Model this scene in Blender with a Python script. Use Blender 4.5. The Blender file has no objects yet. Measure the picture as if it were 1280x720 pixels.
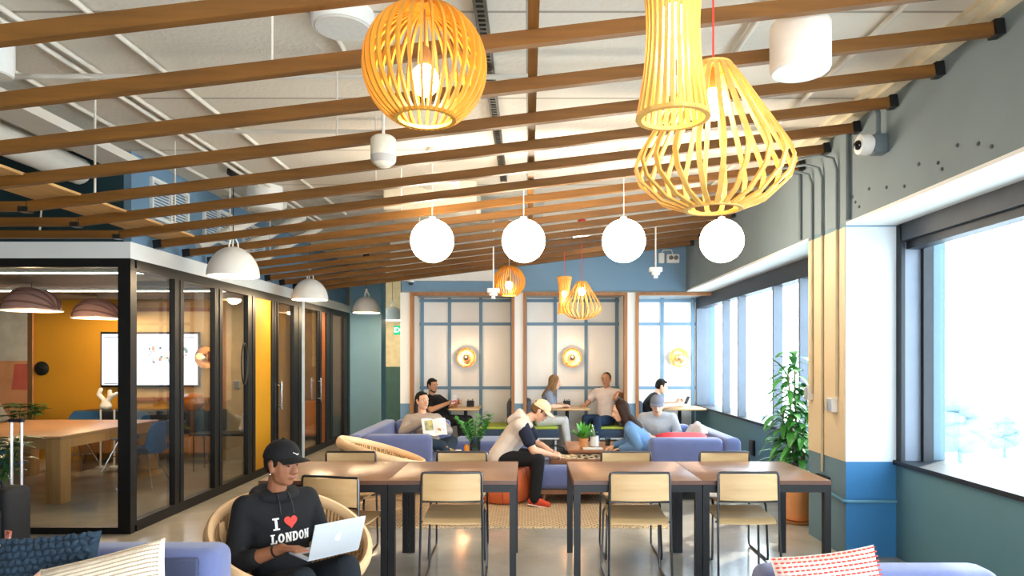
import bpy, bmesh, math, random
from mathutils import Vector, Matrix, Euler
from mathutils.bvhtree import BVHTree
random.seed(7)
PI = math.pi
SC = bpy.context.scene
COL = SC.collection
F = 853.0; EYE = 1.6
def V(*a): return Vector(a if len(a) > 1 else a[0])
def rad(d): return math.radians(d)
def lin(h):
    h = h.lstrip('#'); o = []
    for i in (0, 2, 4):
        c = int(h[i:i+2], 16)/255
        o.append(c/12.92 if c <= .04045 else ((c+.055)/1.055)**2.4)
    return (o[0], o[1], o[2], 1)

# ------------------------------------------------------------------ materials
MATS = {}
def new_mat(name):
    m = bpy.data.materials.new(name); m.use_nodes = True
    nt = m.node_tree; nt.nodes.clear()
    out = nt.nodes.new('ShaderNodeOutputMaterial')
    MATS[name] = m
    return m, nt, out
def mat(name, col, rough=.6, metal=0, var=.12, vscale=6, bump=0, bscale=60, spec=.5, stretch=(1,1,1), coat=0, sheen=0, col2=None):
    if name in MATS: return MATS[name]
    m, nt, out = new_mat(name)
    N, L = nt.nodes, nt.links
    b = N.new('ShaderNodeBsdfPrincipled'); L.new(b.outputs[0], out.inputs[0])
    b.inputs['Roughness'].default_value = rough; b.inputs['Metallic'].default_value = metal
    b.inputs['Specular IOR Level'].default_value = spec
    b.inputs['Coat Weight'].default_value = coat; b.inputs['Sheen Weight'].default_value = sheen
    c = lin(col) if isinstance(col, str) else col
    tc = N.new('ShaderNodeTexCoord'); mp = N.new('ShaderNodeMapping'); mp.inputs['Scale'].default_value = stretch
    L.new(tc.outputs['Object'], mp.inputs[0])
    nz = N.new('ShaderNodeTexNoise'); nz.inputs['Scale'].default_value = vscale; nz.inputs['Detail'].default_value = 4
    L.new(mp.outputs[0], nz.inputs['Vector'])
    rp = N.new('ShaderNodeValToRGB')
    if col2: c1, c2 = c, lin(col2)
    else:
        c1 = tuple(max(0, x*(1-var)) for x in c[:3])+(1,); c2 = tuple(min(1, x*(1+var)) for x in c[:3])+(1,)
    rp.color_ramp.elements[0].color = c1; rp.color_ramp.elements[0].position = .3
    rp.color_ramp.elements[1].color = c2; rp.color_ramp.elements[1].position = .7
    L.new(nz.outputs['Fac'], rp.inputs[0]); L.new(rp.outputs[0], b.inputs['Base Color'])
    if bump:
        n2 = N.new('ShaderNodeTexNoise'); n2.inputs['Scale'].default_value = bscale; n2.inputs['Detail'].default_value = 3
        L.new(mp.outputs[0], n2.inputs['Vector'])
        bp = N.new('ShaderNodeBump'); bp.inputs['Strength'].default_value = bump; bp.inputs['Distance'].default_value = .01
        L.new(n2.outputs['Fac'], bp.inputs['Height']); L.new(bp.outputs[0], b.inputs['Normal'])
    return m
def wood(name, c1, c2, axis=0, rough=.45, scale=5, coat=0):
    st = [14, 14, 14]; st[axis] = .9
    return mat(name, c1, rough, 0, 0, scale*.35, .08, scale*2, .4, tuple(st), coat, 0, c2)
def emit(name, col, strength):
    if name in MATS: return MATS[name]
    m, nt, out = new_mat(name)
    e = nt.nodes.new('ShaderNodeEmission'); e.inputs[0].default_value = lin(col); e.inputs[1].default_value = strength
    nt.links.new(e.outputs[0], out.inputs[0]); return m
def glass(name, tint='#f4f8f8', gloss=.5, rough=.0):
    m, nt, out = new_mat(name)
    N, L = nt.nodes, nt.links
    t = N.new('ShaderNodeBsdfTransparent'); t.inputs[0].default_value = lin(tint)
    g = N.new('ShaderNodeBsdfGlossy'); g.inputs['Roughness'].default_value = rough
    fr = N.new('ShaderNodeFresnel'); fr.inputs[0].default_value = 1.45
    mu = N.new('ShaderNodeMath'); mu.operation = 'MULTIPLY'; mu.inputs[1].default_value = gloss
    mx = N.new('ShaderNodeMixShader')
    L.new(fr.outputs[0], mu.inputs[0]); L.new(mu.outputs[0], mx.inputs[0]); L.new(t.outputs[0], mx.inputs[1]); L.new(g.outputs[0], mx.inputs[2])
    L.new(mx.outputs[0], out.inputs[0]); return m
def brickmat(name, c1, c2, mortar, bw, rh, ms, rough=.6, offs=.5, bump=.2, rot=(0,0,0)):
    m, nt, out = new_mat(name)
    N, L = nt.nodes, nt.links
    b = N.new('ShaderNodeBsdfPrincipled'); L.new(b.outputs[0], out.inputs[0]); b.inputs['Roughness'].default_value = rough
    tc = N.new('ShaderNodeTexCoord'); mp = N.new('ShaderNodeMapping'); mp.inputs['Rotation'].default_value = rot
    L.new(tc.outputs['Object'], mp.inputs[0])
    br = N.new('ShaderNodeTexBrick'); br.inputs['Scale'].default_value = 1; br.offset = offs
    br.inputs['Color1'].default_value = lin(c1); br.inputs['Color2'].default_value = lin(c2); br.inputs['Mortar'].default_value = lin(mortar)
    br.inputs['Brick Width'].default_value = bw; br.inputs['Row Height'].default_value = rh; br.inputs['Mortar Size'].default_value = ms
    L.new(mp.outputs[0], br.inputs['Vector'])
    nz = N.new('ShaderNodeTexNoise'); nz.inputs['Scale'].default_value = 1.3; nz.inputs['Detail'].default_value = 6
    L.new(mp.outputs[0], nz.inputs['Vector'])
    mx = N.new('ShaderNodeMix'); mx.data_type = 'RGBA'; mx.blend_type = 'MULTIPLY'; mx.inputs[0].default_value = .12
    L.new(br.outputs['Color'], mx.inputs[6]); L.new(nz.outputs['Fac'], mx.inputs[7]); L.new(mx.outputs[2], b.inputs['Base Color'])
    n2 = N.new('ShaderNodeTexNoise'); n2.inputs['Scale'].default_value = 30; L.new(mp.outputs[0], n2.inputs['Vector'])
    bp = N.new('ShaderNodeBump'); bp.inputs['Strength'].default_value = bump; bp.inputs['Distance'].default_value = .02
    L.new(n2.outputs['Fac'], bp.inputs['Height']); L.new(bp.outputs[0], b.inputs['Normal'])
    return m

# ------------------------------------------------------------------ mesh builder
class MB:
    def __init__(s, T=None): s.v = []; s.f = []; s.mi = []; s.T = T
    def add(s, vs, fs, mi=0):
        o = len(s.v)
        if s.T is not None: vs = [s.T @ Vector(v) for v in vs]
        s.v.extend(tuple(v) for v in vs); s.f.extend(tuple(o+i for i in f) for f in fs); s.mi.extend([mi]*len(fs)); return s
    def box(s, x0, x1, y0, y1, z0, z1, mi=0):
        vs = [(x0,y0,z0),(x1,y0,z0),(x1,y1,z0),(x0,y1,z0),(x0,y0,z1),(x1,y0,z1),(x1,y1,z1),(x0,y1,z1)]
        return s.add(vs, [(0,3,2,1),(4,5,6,7),(0,1,5,4),(1,2,6,5),(2,3,7,6),(3,0,4,7)], mi)
    def obox(s, c, size, R=None, mi=0):
        x, y, z = (k/2 for k in size); R = R or Matrix.Identity(3); c = Vector(c)
        vs = [c + R @ Vector(p) for p in ((-x,-y,-z),(x,-y,-z),(x,y,-z),(-x,y,-z),(-x,-y,z),(x,-y,z),(x,y,z),(-x,y,z))]
        return s.add(vs, [(0,3,2,1),(4,5,6,7),(0,1,5,4),(1,2,6,5),(2,3,7,6),(3,0,4,7)], mi)
    def bm(s, bm, M=None, mi=0):
        bm.verts.ensure_lookup_table(); 
        for i, v in enumerate(bm.verts): v.index = i
        vs = [(M @ v.co) if M is not None else v.co.copy() for v in bm.verts]
        fs = [tuple(v.index for v in f.verts) for f in bm.faces]
        bm.free(); return s.add(vs, fs, mi)
    def rbox(s, x0, x1, y0, y1, z0, z1, r=.03, seg=3, mi=0, M=None):
        b = bmesh.new(); bmesh.ops.create_cube(b, size=1)
        for v in b.verts: v.co = Vector(((x0+x1)/2+v.co.x*(x1-x0), (y0+y1)/2+v.co.y*(y1-y0), (z0+z1)/2+v.co.z*(z1-z0)))
        r = min(r, (x1-x0)*.49, (y1-y0)*.49, (z1-z0)*.49)
        bmesh.ops.bevel(b, geom=b.edges[:], offset=r, segments=seg, affect='EDGES', profile=.5)
        return s.bm(b, M, mi)
    def tube(s, pts, r, n=8, closed=False, mi=0, flat=None, up=None):
        pts = [Vector(p) for p in pts]; m = len(pts)
        rs = r if isinstance(r, (list, tuple)) else [r]*m
        vs, fs = [], []; prev = Vector(up) if up else None
        for i, p in enumerate(pts):
            a = pts[i-1] if (i > 0 or closed) else p; c = pts[(i+1) % m] if (i < m-1 or closed) else p
            d = (c-a).normalized() if (c-a).length > 1e-9 else Vector((0,0,1))
            if prev is None: prev = d.orthogonal()
            u = prev - d*prev.dot(d)
            if u.length < 1e-6: u = d.orthogonal()
            u.normalize(); w = d.cross(u)
            if not up: prev = u
            for k in range(n):
                an = 2*PI*(k+.5)/n
                if flat: cu, cw = math.cos(an)*flat[0]*1.414, math.sin(an)*flat[1]*1.414
                else: cu, cw = math.cos(an)*rs[i], math.sin(an)*rs[i]
                vs.append(p+u*cu+w*cw)
        for i in range(m if closed else m-1):
            j = (i+1) % m
            for k in range(n): fs.append((i*n+k, i*n+(k+1) % n, j*n+(k+1) % n, j*n+k))
        if not closed: fs.append(tuple(range(n-1,-1,-1))); fs.append(tuple((m-1)*n+k for k in range(n)))
        return s.add(vs, fs, mi)
    def lathe(s, prof, n=24, c=(0,0,0), M=None, mi=0, cap=True):
        vs, fs = [], []; c = Vector(c)
        for r, z in prof:
            for k in range(n):
                a = 2*PI*k/n; p = Vector((r*math.cos(a), r*math.sin(a), z)); vs.append((M @ p if M is not None else p)+c)
        for i in range(len(prof)-1):
            for k in range(n): fs.append((i*n+k, i*n+(k+1) % n, (i+1)*n+(k+1) % n, (i+1)*n+k))
        if cap: fs.append(tuple(range(n-1,-1,-1))); fs.append(tuple((len(prof)-1)*n+k for k in range(n)))
        return s.add(vs, fs, mi)
    def sph(s, c, r, n=16, m=10, R=None, mi=0):
        r = (r,r,r) if not isinstance(r, (tuple, list)) else r; c = Vector(c)
        vs = []; fs = []
        for i in range(1, m):
            t = PI*i/m
            for k in range(n):
                a = 2*PI*k/n; p = Vector((r[0]*math.sin(t)*math.cos(a), r[1]*math.sin(t)*math.sin(a), r[2]*math.cos(t)))
                vs.append((R @ p if R is not None else p)+c)
        for e in (r[2], -r[2]):
            p = Vector((0,0,e)); vs.append((R @ p if R is not None else p)+c)
        T, B = len(vs)-2, len(vs)-1
        for i in range(m-2):
            for k in range(n): fs.append((i*n+k, (i+1)*n+k, (i+1)*n+(k+1) % n, i*n+(k+1) % n))
        for k in range(n): fs.append((T, k, (k+1) % n)); fs.append((B, (m-2)*n+(k+1) % n, (m-2)*n+k))
        return s.add(vs, fs, mi)
    def hull(s, items, mi=0):
        """items: (centre, radius or 3 radii, rotation or None)"""
        b = bmesh.new()
        for it in items:
            c, r = Vector(it[0]), it[1]; R = it[2] if len(it) > 2 else None
            r = (r,r,r) if not isinstance(r, (tuple, list)) else r
            for i in range(0, 9):
                t = PI*i/8
                for k in range(1 if i in (0, 8) else 12):
                    a = 2*PI*k/12; p = Vector((r[0]*math.sin(t)*math.cos(a), r[1]*math.sin(t)*math.sin(a), r[2]*math.cos(t)))
                    b.verts.new((R @ p if R is not None else p)+c)
        res = bmesh.ops.convex_hull(b, input=b.verts[:])
        dele = [g for g in res['geom_interior'] if isinstance(g, bmesh.types.BMVert)]
        bmesh.ops.delete(b, geom=dele, context='VERTS')
        loose = [v for v in b.verts if not v.link_faces]
        if loose: bmesh.ops.delete(b, geom=loose, context='VERTS')
        return s.bm(b, None, mi)
    def poly(s, pts2, M, depth, mi=0):
        """extrude a 2-D outline (x, z) in local XZ by depth along +y through matrix M"""
        n = len(pts2)
        vs = [M @ Vector((x, 0, z)) for x, z in pts2] + [M @ Vector((x, depth, z)) for x, z in pts2]
        fs = [tuple(range(n)), tuple(range(2*n-1, n-1, -1))] + [(i, i+n, (i+1) % n+n, (i+1) % n) for i in range(n)]
        return s.add(vs, fs, mi)
    def pillow(s, w, h, t, M, n=14, mi=0, pinch=.06):
        def P(u, v, sg):
            e = max(0, (1-u**4))*max(0, (1-v**4))
            x = w/2*u*(1-pinch*(1-abs(v)**2)*abs(u)); y = h/2*v*(1-pinch*(1-abs(u)**2)*abs(v))
            return M @ Vector((x, y, sg*t/2*e**.5))
        vs, fs = [], []
        for sg in (1, -1):
            o = len(vs)
            for i in range(n+1):
                for j in range(n+1): vs.append(P(2*i/n-1, 2*j/n-1, sg))
            for i in range(n):
                for j in range(n):
                    q = (o+i*(n+1)+j, o+(i+1)*(n+1)+j, o+(i+1)*(n+1)+j+1, o+i*(n+1)+j+1)
                    fs.append(q if sg > 0 else q[::-1])
        return s.add(vs, fs, mi)
TM = {}
def O(name, mb, ms, parent=None, angle=38, weld=False):
    me = bpy.data.meshes.new(name)
    me.from_pydata(mb.v, [], mb.f)
    ms = ms if isinstance(ms, (list, tuple)) else [ms]
    for m in ms: me.materials.append(m)
    if len(ms) > 1: me.polygons.foreach_set('material_index', mb.mi)
    b = bmesh.new(); b.from_mesh(me)
    if weld: bmesh.ops.remove_doubles(b, verts=b.verts[:], dist=1e-5)
    bmesh.ops.recalc_face_normals(b, faces=b.faces[:]); b.to_mesh(me); b.free()
    me.shade_smooth(); me.set_sharp_from_angle(angle=rad(angle))
    o = bpy.data.objects.new(name, me); COL.objects.link(o)
    if parent is not None: o.parent = parent
    return o
def W(name, mb, ms, parent, **k):
    """like O, for geometry given in world coordinates under a thing"""
    T = TM[parent.name].inverted(); mb.v = [tuple(T @ Vector(v)) for v in mb.v]
    return O(name, mb, ms, parent, **k)
def tag(o, label, cat, group=None, kind=None):
    o['label'] = label; o['category'] = cat
    if group: o['group'] = group
    if kind: o['kind'] = kind
    return o
def thing(name, label, cat, loc=(0,0,0), rz=0, group=None):
    o = bpy.data.objects.new(name, None); COL.objects.link(o); o.empty_display_size = .1
    o.location = loc; o.rotation_euler = (0, 0, rz)
    TM[o.name] = Matrix.Translation(Vector(loc)) @ Matrix.Rotation(rz, 4, 'Z')
    return tag(o, label, cat, group)
def struct(name, mb, ms, parent=None, **k):
    o = O(name, mb, ms, parent, **k)
    if parent is None: o['kind'] = 'structure'
    return o
def kids(o): return [c for c in COL.objects if c.parent == o]
def dup(root, loc, rz=0, label=None, group=None, scale=None):
    def rec(o, par):
        c = o.copy(); COL.objects.link(c)
        if par is not None: c.parent = par
        for k in kids(o): rec(k, c)
        return c
    r = rec(root, None); r.location = loc; r.rotation_euler = (0, 0, rz)
    if scale: r.scale = scale
    TM[r.name] = Matrix.Translation(Vector(loc)) @ Matrix.Rotation(rz, 4, 'Z')
    if label: r['label'] = label
    if group: r['group'] = group
    return r
def remesh(mb, voxel, smooth=4, factor=.5):
    me = bpy.data.meshes.new('tmp'); me.from_pydata(mb.v, [], mb.f)
    o = bpy.data.objects.new('tmp', me); COL.objects.link(o)
    m = o.modifiers.new('r', 'REMESH'); m.mode = 'VOXEL'; m.voxel_size = voxel
    if smooth:
        s = o.modifiers.new('s', 'SMOOTH'); s.factor = factor; s.iterations = smooth
    dg = bpy.context.evaluated_depsgraph_get(); dg.update()
    ev = o.evaluated_get(dg); m2 = ev.to_mesh()
    r = MB(); r.v = [tuple(v.co) for v in m2.vertices]; r.f = [tuple(p.vertices) for p in m2.polygons]; r.mi = [0]*len(r.f)
    ev.to_mesh_clear(); bpy.data.objects.remove(o); bpy.data.meshes.remove(me)
    return r
ORD = ['first','second','third','fourth','fifth','sixth','seventh','eighth','ninth','tenth','eleventh','twelfth','thirteenth','fourteenth','fifteenth','sixteenth','seventeenth']
def point(loc, power, col='#ffd9a0', r=.05, name='lamp_light'):
    l = bpy.data.lights.new(name, 'POINT'); l.energy = power; l.color = lin(col)[:3]; l.shadow_soft_size = r
    o = bpy.data.objects.new(name, l); COL.objects.link(o); o.location = loc; return o
# ------------------------------------------------------------------ palette
CEIL = brickmat('ceiling_paint', '#dfd8ca', '#d8d0c2', '#a2998a', 60, 1.25, .012, .85, 0, .25)
CEILR = mat('ceiling_spray', '#b9b6ac', .95, 0, .25, 3, 1.0, 22)
WHITE = mat('white_paint', '#e6e6e2', .6, 0, .02, 3, .05, 80)
HEADW = mat('header_paint', '#dcdedb', .6, 0, .03, 3)
PIPEW = mat('pipe_paint', '#d6d0c4', .55, 0, .05, 5)
BLUEW = mat('blue_wall_paint', '#6a8ba5', .7, 0, .05, 2, .05, 60)
BULKC = mat('slate_bulkhead_paint', '#77858b', .7, 0, .06, 2, .06, 50)
TEALW = mat('teal_wall_paint', '#557c87', .65, 0, .06, 2, .05, 60)
DTEAL = mat('dark_teal_paint', '#173a42', .7, 0, .08, 2)
COLB = mat('column_blue_paint', '#276a9a', .55, 0, .05, 2)
COLG = mat('column_blue_warm_lit', '#607c8a', .6, 0, .05, 2)  # same blue paint, greyed by the side face's warm light put into the colour
COLW = mat('column_white_paint', '#ccd5dc', .6, 0, .02, 3, .08, 40)  # white paint with the cool daylight tint put into the colour
COLT = mat('column_white_warm_lit', '#d2bd9b', .6, 0, .03, 3, .05, 40)  # same white paint, warm interior light put into the colour
BLACKM = mat('black_metal', '#141517', .45, .3, .1, 8)
GREYM = mat('grey_mullion_metal', '#6c7684', .5, .3, .06, 5)
DARKM = mat('dark_window_metal', '#23282f', .5, .3, .1, 8)
CHROME = mat('chrome', '#c9ccd0', .18, 1, .03, 8)
STEEL = mat('dark_steel_tube', '#55575a', .28, 1, .05, 8)
SLAT = wood('slat_wood', '#7b501d', '#5f3d14', 0, .5, 5)
SLATY = wood('runner_wood', '#7b501d', '#5f3d14', 1, .5, 5)
PLY = wood('plywood', '#d6a86a', '#c4935a', 1, .6, 5)
TRIMW = wood('booth_trim_wood', '#a9764a', '#8f5f38', 2, .5, 5)
OCHRE = mat('ochre_wall_paint', '#c08a1e', .55, 0, .07, 1.5)
PANELB = mat('beige_wall_panel', '#d9bb8a', .6, 0, .04, 2)
ORANGE = mat('orange_panel', '#9c5518', .5, 0, .06, 2)
YELLOW = mat('yellow_panel', '#bd870a', .5, 0, .04, 2)
GLASS = glass('partition_glass', '#f2f4f2', .35)
WGLASS = glass('window_glass', '#f6fafa', .3)
BOOTHP = mat('booth_wall_panel', '#eeece8', .7, 0, .02, 3, .1, 90)
BRASS = mat('brass', '#d9a066', .22, 1, .06, 4)
COPPER = mat('copper_dish', '#e0a878', .25, 1, .05, 4)

def floor_mat():
    m, nt, out = new_mat('polished_concrete')
    N, L = nt.nodes, nt.links
    b = N.new('ShaderNodeBsdfPrincipled'); L.new(b.outputs[0], out.inputs[0])
    tc = N.new('ShaderNodeTexCoord')
    n1 = N.new('ShaderNodeTexNoise'); n1.inputs['Scale'].default_value = .9; n1.inputs['Detail'].default_value = 8; n1.inputs['Roughness'].default_value = .62; n1.inputs['Distortion'].default_value = .6
    L.new(tc.outputs['Object'], n1.inputs['Vector'])
    rp = N.new('ShaderNodeValToRGB'); L.new(n1.outputs['Fac'], rp.inputs[0])
    rp.color_ramp.elements[0].position = .3; rp.color_ramp.elements[0].color = lin('#918b7f')
    rp.color_ramp.elements[1].position = .68; rp.color_ramp.elements[1].color = lin('#bdb6a9')
    L.new(rp.outputs[0], b.inputs['Base Color'])
    n2 = N.new('ShaderNodeTexNoise'); n2.inputs['Scale'].default_value = 3; n2.inputs['Detail'].default_value = 5; L.new(tc.outputs['Object'], n2.inputs['Vector'])
    mr = N.new('ShaderNodeMapRange'); mr.inputs[3].default_value = .10; mr.inputs[4].default_value = .26
    L.new(n2.outputs['Fac'], mr.inputs[0]); L.new(mr.outputs[0], b.inputs['Roughness'])
    b.inputs['Specular IOR Level'].default_value = .6
    return m
FLOORM = floor_mat()

# ------------------------------------------------------------------ shell
ZC = 3.5; XL = -3.6; XR = 2.55; XW = 2.955; ZH = 2.65
struct('floor', MB().box(-9.6, 3.5, -3, 20, -.2, 0), FLOORM)
struct('ceiling', MB().box(-9.6, 3.5, -3, 20, ZC, ZC+.2), CEIL)
struct('trim_1', MB().box(-3.6, .2, 8.0, 10.9, ZC-.012, ZC), CEILR)
# right side
struct('wall_rear_added', MB().box(-9.6, -1.0, -3.2, -3, 0, ZC).box(-1.0, 3.35, -3.2, -3, 2.7, ZC), mat('rear_added_paint', '#8d8578', .8))  # unseen wall added to limit frontal fill through the open rear
struct('wall_left', MB().box(-9.8, -9.6, -3.2, 6.2, 0, ZC), mat('left_paint', '#6f6a60', .8))
struct('wall_right', MB().box(XW, 3.35, -3, 12.2, 0, .745), TEALW)
bk = MB().box(XR, 3.35, -3, 12.2, 2.685, ZC)
struct('wall_bulkhead', bk, BULKC)
struct('trim_soffit', MB().box(XR, 3.35, -3, 5.47, 2.66, 2.685).box(XR, 3.35, 6.21, 12.0, 2.66, 2.685), WHITE)
struct('trim_ceiling', MB().box(XR-.09, XR, -3, 11, ZC-.06, ZC).box(XR-.16, XR-.09, -3, 11, ZC-.03, ZC), mat('cream_trim', '#d9cdb2', .6))
bolts = MB()
for i, y in enumerate((3.75,3.86,4.05,4.2,4.24,4.45,4.62,4.85,5.1,5.25,5.31,5.36)):
    bolts.lathe([(.012,0),(.012,.006),(.006,.009)], 8, (XR-.0005, y, 2.76+.05*((i*7) % 3)), Matrix.Rotation(-PI/2, 4, 'Y'))
tag(O('bolt_heads', bolts, mat('dark_bolt', '#3c4549', .6)), 'scattered dark bolt heads along the bottom of the slate bulkhead above the big window', 'bolts', kind='stuff')
# column
cl = struct('wall_column', MB().box(XR, 3.35, 5.48, 6.2, 0, 2.684), [COLG])
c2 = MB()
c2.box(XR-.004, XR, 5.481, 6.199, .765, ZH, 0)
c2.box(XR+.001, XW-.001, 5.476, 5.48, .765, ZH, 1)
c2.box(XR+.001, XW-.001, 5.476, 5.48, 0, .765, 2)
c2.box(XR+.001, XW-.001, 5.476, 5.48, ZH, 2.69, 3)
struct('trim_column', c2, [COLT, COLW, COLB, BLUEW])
# far right windows
sill = MB().box(XW-.03, 3.35, -3, 5.47, .745, .78).box(XW-.03, 3.35, 6.21, 12.0, .745, .775)
struct('trim_sill', sill, DARKM)
w = struct('window_1', MB().box(3.17, 3.185, 1.0, 5.42, .78, 2.66), WGLASS)
struct('window_frame', MB().box(XW+.0, XW+.03, 5.40, 5.475, .78, 2.66).box(3.12, 3.2, 5.38, 5.42, .78, 2.66), DARKM, w)
struct('window_jamb', MB().box(XW+.03, 3.19, 5.42, 5.475, .78, 2.66), GREYM, w)
struct('blind_box', MB().box(XW, 3.17, -3, 5.42, 2.52, 2.66).box(XW+.05, 3.12, -3, 5.42, 2.46, 2.52), DARKM, w)
struct('window_mullion', MB().box(3.1, 3.22, 1.0, 1.06, .78, 2.66), DARKM, w)
w = struct('window_2', MB().box(3.1, 3.112, 6.21, 12.0, .775, 2.66), WGLASS)
for y in (7.41, 8.21, 9.58, 10.33):
    struct('window_mullion', MB().box(XW, 3.065, y, y+.05, .775, 2.5), GREYM, w)
struct('blind_box', MB().box(XW, 3.12, 6.21, 12.0, 2.46, 2.66), DARKM, w)
struct('window_jamb', MB().box(XW, 3.2, 11.95, 12.05, .775, 2.5).box(XW, 3.2, 6.2, 6.3, .775, 2.5), GREYM, w)
# back wall with booths
B0 = 11.0; BB = 12.0
struct('wall_back', MB().box(-2.04, XR, B0, B0+.25, ZH+.03, ZC-.0), BLUEW)
struct('trim_bulkhead', MB().box(-2.2, -.55, B0-.1, B0, 2.83, ZC), WHITE)
struct('wall_booth', MB().box(-2.04, 3.3, BB+.03, BB+.2, 0, ZC), BLUEW)
struct('ceiling_booth', MB().box(-2.04, XW, B0+.02, BB+.03, ZH, ZH+.03), mat('booth_soffit', '#8d9aa3', .7))
piers = [(-2.06, -1.90), (-.215, -.075), (1.60, 1.735)]
for i, (a, b) in enumerate(piers):
    struct('wall_pier.%03d' % i if i else 'wall_pier', MB().box(a, b, B0, BB+.03, .86, ZH).box(a, b, B0+.002, BB+.03, 0, .86, 1), [WHITE, BLUEW])
# wood trims of the booth openings
tr = []
for i, (a, b) in enumerate(((-1.90, -.215), (-.075, 1.60), (1.735, XW))):
    m = MB().box(a, a+.05, B0-.03, B0+.12, 0, ZH).box(a+.05, b-(.05 if i < 2 else 0), B0-.03, B0+.12, ZH-.045, ZH)
    if i < 2: m.box(b-.05, b, B0-.03, B0+.12, 0, ZH)
    struct('trim_booth.%03d' % i if i else 'trim_booth', m, TRIMW)
# booth panels: pale boards between blue battens
def panels(name, a, b, vs, hs):
    r = struct(name, MB().box(a, b, BB+.01, BB+.03, 0, ZH), BOOTHP)
    m = MB()
    for x in vs: m.box(x-.028, x+.028, BB-.012, BB+.01, 0, ZH)
    for z in hs: m.box(a, b, BB-.010, BB+.01, z-.025, z+.025)
    struct('batten', m, BLUEW, r); return r
panels('wall_panel', -1.90, -.215, [-1.86, -1.38, -.83, -.28], [2.6, 2.19, 1.07])
panels('wall_panel.001', -.075, 1.60, [-.045, .48, 1.02, 1.56], [2.6, 2.19, 1.07])
panels('wall_panel.002', 1.735, XW, [1.76, 2.36, 2.9], [2.6, 2.19, 1.07])

# ------------------------------------------------------------------ corridor past the glass rooms
struct('wall_corridor', MB().box(-3.62, -2.98, 13.85, 14.3, 0, ZC), mat('corridor_blue', '#82b0ca', .6, 0, .08, 1.2, .1, 20))
m = MB().box(-4.2, -2.0, 16.5, 16.7, 1.38, ZC, 0).box(-4.2, -2.0, 16.5, 16.7, 0, 1.38, 1)
struct('wall_end', m, [mat('corridor_cream', '#d9c9a0', .7), mat('corridor_green', '#39584f', .7)])
struct('wall_corridor_side', MB().box(-2.06, -2.0, BB, 16.5, 0, ZC), DTEAL)
struct('door_pull', MB().tube([(XL+.02, 8.62+.09*math.cos(2*PI*i/24), 1.52+.26*math.sin(2*PI*i/24)) for i in range(24)], .01, 8, True), BLACKM)['kind'] = 'structure'
d = struct('door_1', MB().box(-3.04, -2.5, 16.46, 16.5, 0, 2.25), mat('dark_door', '#15201f', .5))
struct('door_handle', MB().tube([(-2.98,16.43,.9),(-2.98,16.43,1.2)], .012), CHROME, d)

# ------------------------------------------------------------------ glass meeting rooms
YF = 6.18; RB = 10.7; RE = 13.8
struct('wall_meeting_back', MB().box(-9.6, XL-.05, RB, RB+.1, 0, 2.5), OCHRE)
struct('wall_meeting_side', MB().box(-9.6, -9.5, YF, RB, 0, ZC), mat('mural_wall', '#7d6a4a', .7))
struct('ceiling_meeting', MB().box(-9.6, XL-.06, YF+.06, RE, 2.5, 2.55), mat('meeting_ceiling', '#7c7264', .8, 0, .1, 2))
struct('wall_room_side', MB().box(-7.0, -6.9, RB+.1, RE, 0, 2.5), ORANGE)
struct('wall_room_back', MB().box(-9.6, XL-.02, RE, RE+.05, 0, ZC), mat('room_back_wall', '#8c7350', .7))
struct('wall_header', MB().box(-9.6, XL, YF, YF+.07, 2.5, ZH).box(XL-.07, XL, YF+.07, RE, 2.5, ZH), HEADW)
struct('wall_upper', MB().box(XL-.12, XL-.05, YF+.1, RE, ZH, ZC), BLUEW)
struct('wall_upper_front', MB().box(-9.6, XL-.12, YF+.1, YF+.17, ZH, ZC), DTEAL)
w = struct('window_3', MB().box(-9.5, XL-.11, YF+.03, YF+.042, .06, 2.43), GLASS)
struct('window_frame', MB().box(-9.6, XL, YF, YF+.07, 2.42, 2.5).box(-9.6, XL, YF, YF+.07, 0, .06), BLACKM, w)
struct('corner_post', MB().box(XL-.115, XL, YF, YF+.1, .06, 2.42), BLACKM, w)
struct('window_mullion', MB().box(-6.6, -6.54, YF, YF+.07, .06, 2.42), BLACKM, w)
w = struct('window_4', MB().box(XL-.042, XL-.03, YF+.1, RE, .1, 2.42), GLASS)
struct('window_frame', MB().box(XL-.07, XL, YF+.1, RE, 2.40, 2.5).box(XL-.07, XL, YF+.1, RE, 0, .1), BLACKM, w)
for a, b in ((6.96,7.14),(7.85,8.05),(8.78,9.02),(9.60,9.76),(10.5,10.86),(11.80,11.92),(12.18,12.6),(13.38,13.8)):
    struct('window_mullion', MB().box(XL-.06, XL, a, a+(b-a)*.42, .1, 2.4).box(XL-.05, XL-.008, a+(b-a)*.42, b-(b-a)*.38, .1, 2.4).box(XL-.06, XL, b-(b-a)*.38, b, .1, 2.4), BLACKM, w)
struct('pale_post', MB().box(XL-.06, XL+.005, 10.87, 10.99, 0, 2.5), [mat('pale_post_paint', '#b9c3cb', .5)], w)
struct('trim_panel', MB().box(XL-.055, XL-.02, 9.03, 9.6, .1, 2.4), YELLOW)
struct('trim_panel.001', MB().box(XL-.055, XL-.02, 11.93, 12.18, .1, 2.4), ORANGE)
for n, y in (('door_2', 9.84), ('door_3', 11.72)):
    s = 1 if y < 10 else -1
    d = struct(n, MB().box(XL-.04, XL-.01, y, y+.04*s if s > 0 else y+.04, .1, 2.4), BLACKM)
    struct('door_handle', MB().tube([(XL+.04, y+.02, .85), (XL+.04, y+.02, 1.25)], .012).tube([(XL-.01, y+.02, .9),(XL+.04, y+.02, .9)], .008).tube([(XL-.01, y+.02, 1.2),(XL+.04, y+.02, 1.2)], .008), CHROME, d)
struct('trim_grid', MB().box(-6.2, -4.75, RB-.02, RB, .95, 2.35), PANELB)
gm = MB()
for x in (-6.2, -5.48, -4.75): gm.box(x-.03, x+.03, RB-.035, RB-.02, .95, 2.35)
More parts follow.
